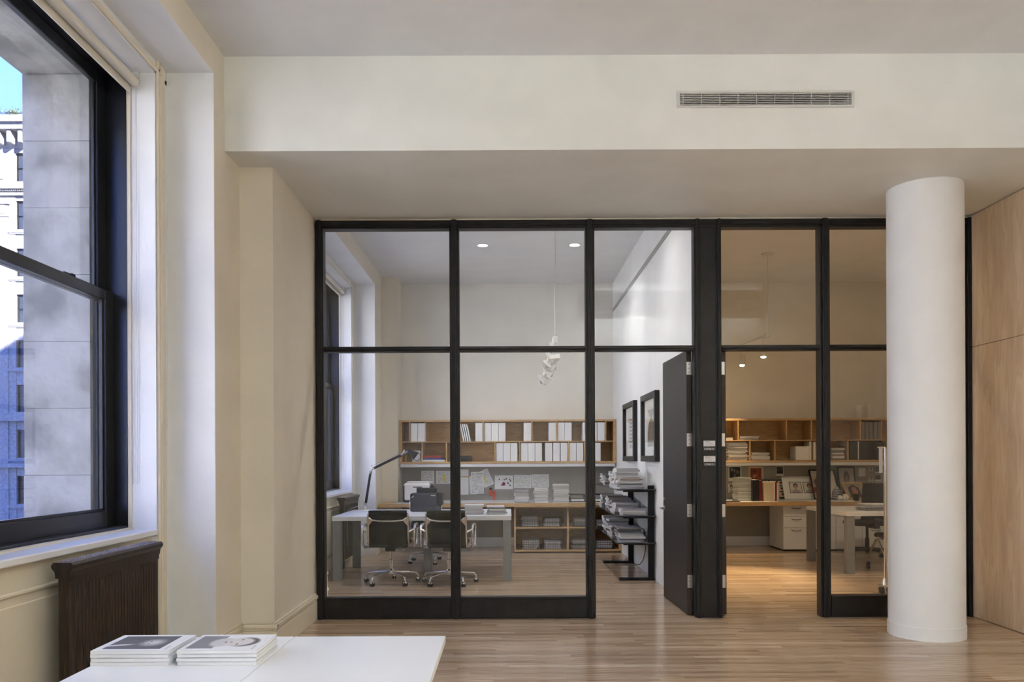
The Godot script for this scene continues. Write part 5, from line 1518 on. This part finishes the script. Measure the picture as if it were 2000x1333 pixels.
	var bk := [[1470.5, 1483, 938, Color(0.07, 0.075, 0.085)], [1483.2, 1489, 939, Color(0.42, 0.07, 0.08)], [1491.5, 1498, 942.5, Color(0.80, 0.75, 0.64)], [1498.2, 1505, 942.5, Color(0.80, 0.75, 0.64)], [1505.2, 1511, 942, Color(0.79, 0.74, 0.63)], [1511.3, 1513.5, 941, Color(0.86, 0.85, 0.83)], [1513.7, 1517.4, 942.5, Color(0.52, 0.09, 0.08)], [1517.6, 1520.4, 944, Color(0.84, 0.84, 0.83)], [1520.6, 1522.4, 945, Color(0.60, 0.62, 0.66)]]
	var bl := ["thick black binder standing on the second office counter", "dark red book standing beside the black binder", "cream book first of three alike on the counter", "cream book between two alike on the counter", "cream book third of three alike on the counter", "thin white book beside the cream books", "red book standing among the books on the counter", "white book beside the red one on the counter", "thin grey book ending the row on the counter"]
	for k in bk.size():
		var q: Array = bk[k]
		var a := P(q[0], 979, 11.82)
		var b := P(q[1], q[2], 11.82)
		var o := thing("book", bl[k], "book", Vector3((a.x + b.x) * 0.5, COUNTER_Y + 0.0005, -11.82))
		var w := (b.x - a.x) * 0.5
		var h := b.y - COUNTER_Y
		part(o, "cover", Geo.new().tint((q[3] as Color).srgb_to_linear()).box(Vector3(-w, 0, -0.2), Vector3(w, h, 0), 0.0015), M.tinted)
		part(o, "pages", Geo.new().box(Vector3(-w * 0.8, 0.004, -0.199), Vector3(w * 0.8, h + 0.0004, -0.006)), M.paper)
	for k in 6:
		var p := P([1428, 1456, 1490, 1530, 1560, 1588][k], 983, 11.74)
		solid("loose_paper", ["grey folder lying at the counter edge by the door", "white sheet lying before the neat stack", "white sheet lying before the standing books", "open magazine lying before the portrait board", "printed sheets lying before the portrait board", "folded paper lying near the mullion"][k], "paper", Geo.new().box(Vector3(-0.11, 0, -0.08), Vector3(0.11, [0.012, 0.003, 0.002, 0.006, 0.005, 0.008][k], 0.08)), [std(Color(0.3, 0.31, 0.34), 0.5), M.paper, M.paper, std(Color(0.66, 0.63, 0.58), 0.5), std(Color(0.72, 0.69, 0.63), 0.5), M.paper][k], Vector3(p.x, COUNTER_Y + 0.0005, -11.75 - 0.002 * k), [0.1, -0.06, 0.05, 0.2, -0.1, 0.12][k])
	solid("loose_paper", "pile of white sheets lying under the crumpled paper", "paper", Geo.new().box(Vector3(-0.18, 0, -0.06), Vector3(0.16, 0.012, 0.06)), M.paper, P(1645, 982, 11.72) * Vector3(1, 0, 1) + Vector3(0, COUNTER_Y + 0.0005, 0), 0.05)
	var sv := P(1637.5, 966, 12.0)
	var vs := thing("striped_vase", "round grey and white striped vase on the second office counter", "vase", Vector3(sv.x, COUNTER_Y + 0.0005, -12.06))
	part(vs, "body", Geo.new().lathe([[0.0, 0.0], [0.045, 0.0], [0.068, 0.05], [0.07, 0.10], [0.05, 0.16], [0.02, 0.19], [0.026, 0.21], [0.018, 0.21], [0.0, 0.18]], 28, Transform3D(), true), std(Color(0.66, 0.66, 0.68), 0.4))
	for k in 5:
		var yy := 0.03 + k * 0.032
		var rr: float = [0.0605, 0.0695, 0.0715, 0.0655, 0.052][k]
		part(vs, "stripe", Geo.new().lathe([[rr, yy - 0.006], [rr + 0.0012, yy], [rr - 0.001, yy + 0.007]], 28), M.navy_plastic)
	var cp := P(1641, 976, 11.84)
	var cg := Geo.new()
	var cr := RandomNumberGenerator.new()
	cr.seed = 8
	for k in 16:
		cg.obox(Transform3D(Basis.from_euler(Vector3(cr.randf() * 6, cr.randf() * 6, cr.randf() * 6)), Vector3(cr.randf_range(-0.06, 0.06), 0.032 + cr.randf_range(-0.006, 0.022), cr.randf_range(-0.03, 0.03))), Vector3(0.05, 0.03, 0.04), 0.008)
	solid("crumpled_paper", "crumpled white paper ball on the sheets on the counter", "paper", cg, M.paper, Vector3(cp.x, COUNTER_Y + 0.013, -11.72))
	var pc := P(1655, 976, 11.86)
	solid("cup", "cream paper cup beside the crumpled paper", "cup", Geo.new().lathe([[0.0, 0.0], [0.03, 0.0], [0.04, 0.1], [0.037, 0.1], [0.028, 0.006], [0.0, 0.006]], 20), M.paper, Vector3(pc.x, COUNTER_Y + 0.0005, -11.92))
	var ph := P(1672, 978, 11.84)
	var po := thing("pen_pot", "black pen pot with an orange object sticking out", "pen pot", Vector3(ph.x, COUNTER_Y + 0.0005, -11.84))
	part(po, "pot", Geo.new().lathe([[0.0, 0.0], [0.042, 0.0], [0.046, 0.10], [0.042, 0.10], [0.038, 0.006], [0.0, 0.006]], 20), M.black_plastic)
	part(po, "scissor_handle", Geo.new().lathe([[0.0, 0.09], [0.028, 0.10], [0.03, 0.125], [0.0, 0.135]], 12), std(Color(0.75, 0.36, 0.12), 0.5))
	for k in 3:
		part(po, "pen", Geo.new().tube([Vector3(0, 0.05, 0), Vector3([-0.11, -0.07, 0.06][k], [0.15, 0.17, 0.16][k], 0)], 0.004, 6), M.black_plastic)
	# pedestal drawers under the counter
	for k in 4:
		var x0: float = P(1530, 1040, 11.78).x + k * 0.395
		var o := thing("drawer_pedestal", ["white drawer pedestal at the open end under the counter", "white drawer pedestal second from the open knee space", "white drawer pedestal third from the open knee space", "white drawer pedestal fourth from the open knee space"][k], "drawers", V(x0, 0, 11.78), 0.0, "white pedestals under the counter")
		part(o, "plinth", Geo.new().box(Vector3(0.01, 0, -0.6), Vector3(0.38, 0.025, -0.02)), M.black_plastic)
		part(o, "carcass", Geo.new().box(Vector3(0, 0.025, -0.62), Vector3(0.39, 0.686, -0.018), 0.002), M.white_laminate)
		for q in [[0.03, 0.352], [0.356, 0.52], [0.524, 0.683]]:
			var dr := part(o, "drawer", Geo.new().box(Vector3(0.002, q[0], -0.018), Vector3(0.388, q[1], 0.0), 0.002), M.white_laminate)
			var hy: float = float(q[1]) - 0.042
			part(dr, "handle", Geo.new().tube([Vector3(0.125, hy + 0.01, 0.0), Vector3(0.135, hy, 0.018), Vector3(0.195, hy - 0.006, 0.022), Vector3(0.255, hy, 0.018), Vector3(0.265, hy + 0.01, 0.0)], 0.0045, 6), M.dark_metal)
	# work table, chairs
	desk2()
	nesting_chair(V(4.74, 0, 9.5))
	star_chair(V(5.13, 0, 11.27))
	px_stack(1690, 1740, 986, 998, 9.75, 0.7385, 0.28, 0.008, "the spread lying on the second office table", "magazines on the second office table", 3.0, "magazine", [1, 3, 0])
	# chrome stand next to the column
	var b := P(1727, 1163, 8.08)
	var s := thing("rolling_stand", "slim chrome rolling stand with a paper strip behind the column", "stand", Vector3(b.x, 0, b.z))
	part(s, "pole", Geo.new().tube([Vector3(0.015, 0.09, 0), Vector3(0.015, 1.5, 0)], 0.016, 12), M.chrome)
	part(s, "base_plate", Geo.new().lathe([[0.0, 0.075], [0.06, 0.075], [0.065, 0.085], [0.03, 0.10], [0.016, 0.16], [0.0, 0.16]], 20), M.chrome)
	for k in 3:
		var w := Vector3(cos(k * TAU / 3 + 0.3), 0, sin(k * TAU / 3 + 0.3)) * 0.045
		part(s, "caster_wheel", Geo.new().lathe([[0.0, -0.012], [0.036, -0.012], [0.038, 0.0], [0.036, 0.012], [0.0, 0.012]], 16, Transform3D(Basis(Vector3.BACK, PI / 2), w + Vector3(0, 0.038, 0))), M.rubber)
	part(s, "paper_strip", Geo.new().box(Vector3(-0.045, 1.24, -0.006), Vector3(-0.008, 1.5, -0.004)), M.paper)
	part(s, "top_arm", Geo.new().tube([Vector3(0.015, 1.5, 0), Vector3(-0.06, 1.5, 0)], 0.008, 8), M.chrome)
	track_light()
	for k in 3:  # three unseen lamps, placed to brighten the second office
		downlight(V([2.75, 4.6, 5.6][k], OFFICE_CEIL, [8.3, 8.3, 8.3][k]), ["unseen round second office downlight by the dividing wall", "unseen round second office downlight over the work table", "unseen round second office downlight by the far wall"][k], "unseen second office downlights", Color(1.0, 0.89, 0.74), 0.75)


func lean(called: String, label: String, x0: float, y0: float, x1: float, y1: float, d: float, kind: String, insets: Array) -> void:
	var a := P(x0, y1, d)
	var b := P(x1, y0, d)
	var w := (b.x - a.x) * 0.5
	var h := b.y - (COUNTER_Y + 0.001)
	var back := BACK_D - 0.02 - d
	var o := thing(called, label, "picture", Vector3((a.x + b.x) * 0.5, COUNTER_Y + 0.001, -d))
	o.rotation.x = -atan2(back - 0.02, h)
	var framed: bool = kind in ["poster", "portrait_dark", "portrait_hair"]
	var fm: Material = M.oak if kind == "portrait_hair" else M.black_plastic
	part(o, "board", Geo.new().box(Vector3(-w, 0.004, -0.006), Vector3(w, h, 0)), M.paper if kind == "plain" else fm)
	if kind != "plain":
		part(o, "print", Geo.new().box(Vector3(-w + 0.008, 0.012, 0), Vector3(w - 0.008, h - 0.008, 0.002)), paint(kind, 128, int(128 * clampf(h / (2 * w), 0.5, 2.0)), int(x0)))
	if framed:
		var t := 0.03 if kind == "portrait_hair" else 0.016
		part(o, "frame", Geo.new().box(Vector3(-w, 0.004, 0), Vector3(-w + t, h, 0.014)).box(Vector3(w - t, 0.004, 0), Vector3(w, h, 0.014)).box(Vector3(-w + t, 0.004, 0), Vector3(w - t, t, 0.014)).box(Vector3(-w + t, h - t, 0), Vector3(w - t, h, 0.014)), fm)
	for q in insets:
		var p0 := P(q[0], q[3], d + 0.06) - o.position
		var p1 := P(q[2], q[1], d + 0.06) - o.position
		part(o, "small_portrait", Geo.new().box(Vector3(p0.x, p0.y, 0), Vector3(p1.x, p1.y, 0.003)), paint("portrait", 96, 96, 4))


func desk2() -> void:
	desk("white work table with square grey legs in the second office", 4.06, 6.0, 9.45, 10.75, 0.738, 0.045, [[-1, 1], [-1, -1], [1, 1], [1, -1]])


func nesting_chair(at: Vector3) -> void:
	var c := thing("nesting_chair", "black mesh chair with arched chrome legs tucked at the second office table", "chair", at, -0.08)
	part(c, "seat", pad([Vector2(0.22, 0.44), Vector2(0.0, 0.45), Vector2(-0.2, 0.455), Vector2(-0.235, 0.43)], 0.235, 0.06), M.mesh_black)
	part(c, "backrest", pad([Vector2(0.225, 0.50), Vector2(0.255, 0.62), Vector2(0.275, 0.78), Vector2(0.30, 0.93)], 0.22, 0.022), M.mesh_black)
	for s: float in [-1.0, 1.0]:
		var x := 0.26 * s
		var l := part(c, "leg_frame", Geo.new().tube([Vector3(x, 0.09, -0.36), Vector3(x, 0.25, -0.27), Vector3(x, 0.40, -0.10), Vector3(x, 0.43, 0.04)], 0.0125, 8), M.chrome)
		part(l, "rear_leg", Geo.new().tube([Vector3(x, 0.40, -0.06), Vector3(x, 0.27, 0.12), Vector3(x, 0.09, 0.28)], 0.0125, 8), M.chrome)
		for z: float in [-0.36, 0.28]:
			part(l, "caster_wheel", Geo.new().lathe([[0.0, -0.014], [0.034, -0.014], [0.036, 0.0], [0.034, 0.014], [0.0, 0.014]], 16, Transform3D(Basis(Vector3.BACK, PI / 2), Vector3(x, 0.036, z))).box(Vector3(x - 0.02, 0.045, z - 0.03), Vector3(x + 0.02, 0.09, z + 0.03), 0.01), M.rubber)
		part(c, "back_strut", Geo.new().tube([Vector3(x * 0.95, 0.42, 0.05), Vector3(x * 0.92, 0.46, 0.20), Vector3(x * 0.88, 0.60, 0.262)], 0.012, 8), M.black_plastic)
		part(c, "armrest", Geo.new().tube([Vector3(x * 0.9, 0.58, 0.26), Vector3(x, 0.64, 0.16), Vector3(x, 0.645, -0.10)], 0.014, 8), M.black_plastic)


func star_chair(at: Vector3) -> void:
	var c := thing("task_chair", "black high-backed mesh task chair on a black five-star base by the second office counter", "chair", at, 0.08)
	part(c, "seat", pad([Vector2(0.22, 0.46), Vector2(0.0, 0.47), Vector2(-0.2, 0.475), Vector2(-0.235, 0.45)], 0.24, 0.07), M.mesh_black)
	part(c, "backrest", pad([Vector2(0.24, 0.52), Vector2(0.265, 0.66), Vector2(0.275, 0.85), Vector2(0.30, 1.04)], 0.225, 0.03), M.mesh_black)
	part(c, "back_bar", Geo.new().box(Vector3(-0.04, 0.40, 0.02), Vector3(0.04, 0.43, 0.27), 0.006).box(Vector3(-0.035, 0.41, 0.25), Vector3(0.035, 0.72, 0.28), 0.006), M.black_plastic)
	part(c, "column", Geo.new().lathe([[0.03, 0.08], [0.03, 0.25], [0.02, 0.25], [0.02, 0.43]], 16), M.dark_metal)
	for k in 5:
		var a := TAU * k / 5.0 + 0.2
		var dir := Vector3(cos(a), 0, sin(a))
		var l := part(c, "base_leg", Geo.new().tube([Vector3(0, 0.10, 0), Vector3(0, 0.085, 0) + dir * 0.29], 0.02, 8), M.black_plastic)
		part(l, "caster_wheel", Geo.new().lathe([[0.0, -0.02], [0.028, -0.02], [0.03, 0.0], [0.028, 0.02], [0.0, 0.02]], 16, Transform3D(Basis(Vector3.BACK, PI / 2), dir * 0.30 + Vector3(0, 0.03, 0))), M.rubber)


func track_light() -> void:
	var d := 10.8
	var top := P(1500, 655, d)
	var o := thing("track_light", "white track light with two lit spots hung from the second office ceiling", "track light", Vector3(top.x, OFFICE_CEIL, top.z))
	var q := func(x: float, y: float, dd: float) -> Vector3: return P(x, y, dd) - o.position
	part(o, "canopy", Geo.new().lathe([[0.0, -0.025], [0.08, -0.025], [0.085, 0.0]], 24), M.white_metal)
	part(o, "cable", Geo.new().tube([Vector3(0, 0, 0), Vector3(0.004, -0.5, 0), q.call(1500, 652, d)], 0.004, 6), M.white_metal)
	part(o, "cable", Geo.new().tube([Vector3(0.05, 0, 0), Vector3(0.004, -0.2, 0)], 0.003, 6), M.white_metal)
	part(o, "feed_box", Geo.new().obox(Transform3D(Basis(), q.call(1500, 655, d)), Vector3(0.065, 0.055, 0.07), 0.004), M.white_metal)
	var p0: Vector3 = q.call(1500, 655, d)
	var p1: Vector3 = q.call(1413, 700, 12.45)
	p1.y = p0.y
	var dir := (p1 - p0).normalized()
	part(o, "rail", Geo.new().obox(Transform3D(Basis(Vector3.UP.cross(-dir).normalized(), Vector3.UP, -dir), (p0 + p1) * 0.5), Vector3(0.035, 0.03, p0.distance_to(p1)), 0.003), M.white_metal)
	for k in 2:
		var dd: float = [11.0, 11.9][k]
		var c: Vector3 = q.call([1491.5, 1450.0][k], [681.0, 700.0][k], dd)
		var e: Vector3 = q.call([1491.0, 1449.5][k], [697.0, 713.5][k], dd)
		var on_rail: Vector3 = p0.lerp(p1, [0.12, 0.66][k])
		var hd := part(o, "spot_head", Geo.new().tube([c + Vector3(0, 0.05, 0), e], 0.04, 16), M.white_metal)
		part(hd, "stem", Geo.new().tube([on_rail, c + Vector3(0, 0.05, 0)], 0.008, 8), M.white_metal)
		var em := std(Color(1, 0.97, 0.92), 0.4)
		em.emission_enabled = true
		em.emission = Color(1.0, 0.93, 0.82)
		em.emission_energy_multiplier = 14.0
		part(hd, "bulb", Geo.new().lathe([[0.0, -0.02], [0.03, -0.012], [0.034, 0.0], [0.0, 0.006]], 20, Transform3D(Basis(), e + Vector3(0, -0.004, 0)), true), em)
		var l := SpotLight3D.new()
		l.name = "lamp"
		l.spot_angle = [21.0, 40.0][k]
		l.spot_range = 20.0
		l.light_color = Color(1.0, 0.86, 0.66)
		l.light_energy = TRACK_ENERGY * [0.75, 0.16][k]
		l.light_size = 0.035
		l.shadow_enabled = true
		o.add_child(l)
		l.position = e + Vector3(0, -0.035, 0)
		var aim: Vector3 = [V(2.78, 0.0, 9.1), V(2.9, 0.9, 11.9)][k]
		l.look_at_from_position(o.position + e + Vector3(0, -0.035, 0), aim, Vector3.RIGHT)

const TRACK_ENERGY := 10.0


func _ready() -> void:
	rng.seed = 2024
	set_view()
	make_materials()
	M.plaque = std(Color(0.20, 0.20, 0.19), 0.5)
	M.plaque_card = paint("card", 64, 32, 6)
	build_shell()
	build_partition()
	build_outside()
	build_studio()
	build_first_office()
	build_second_office()
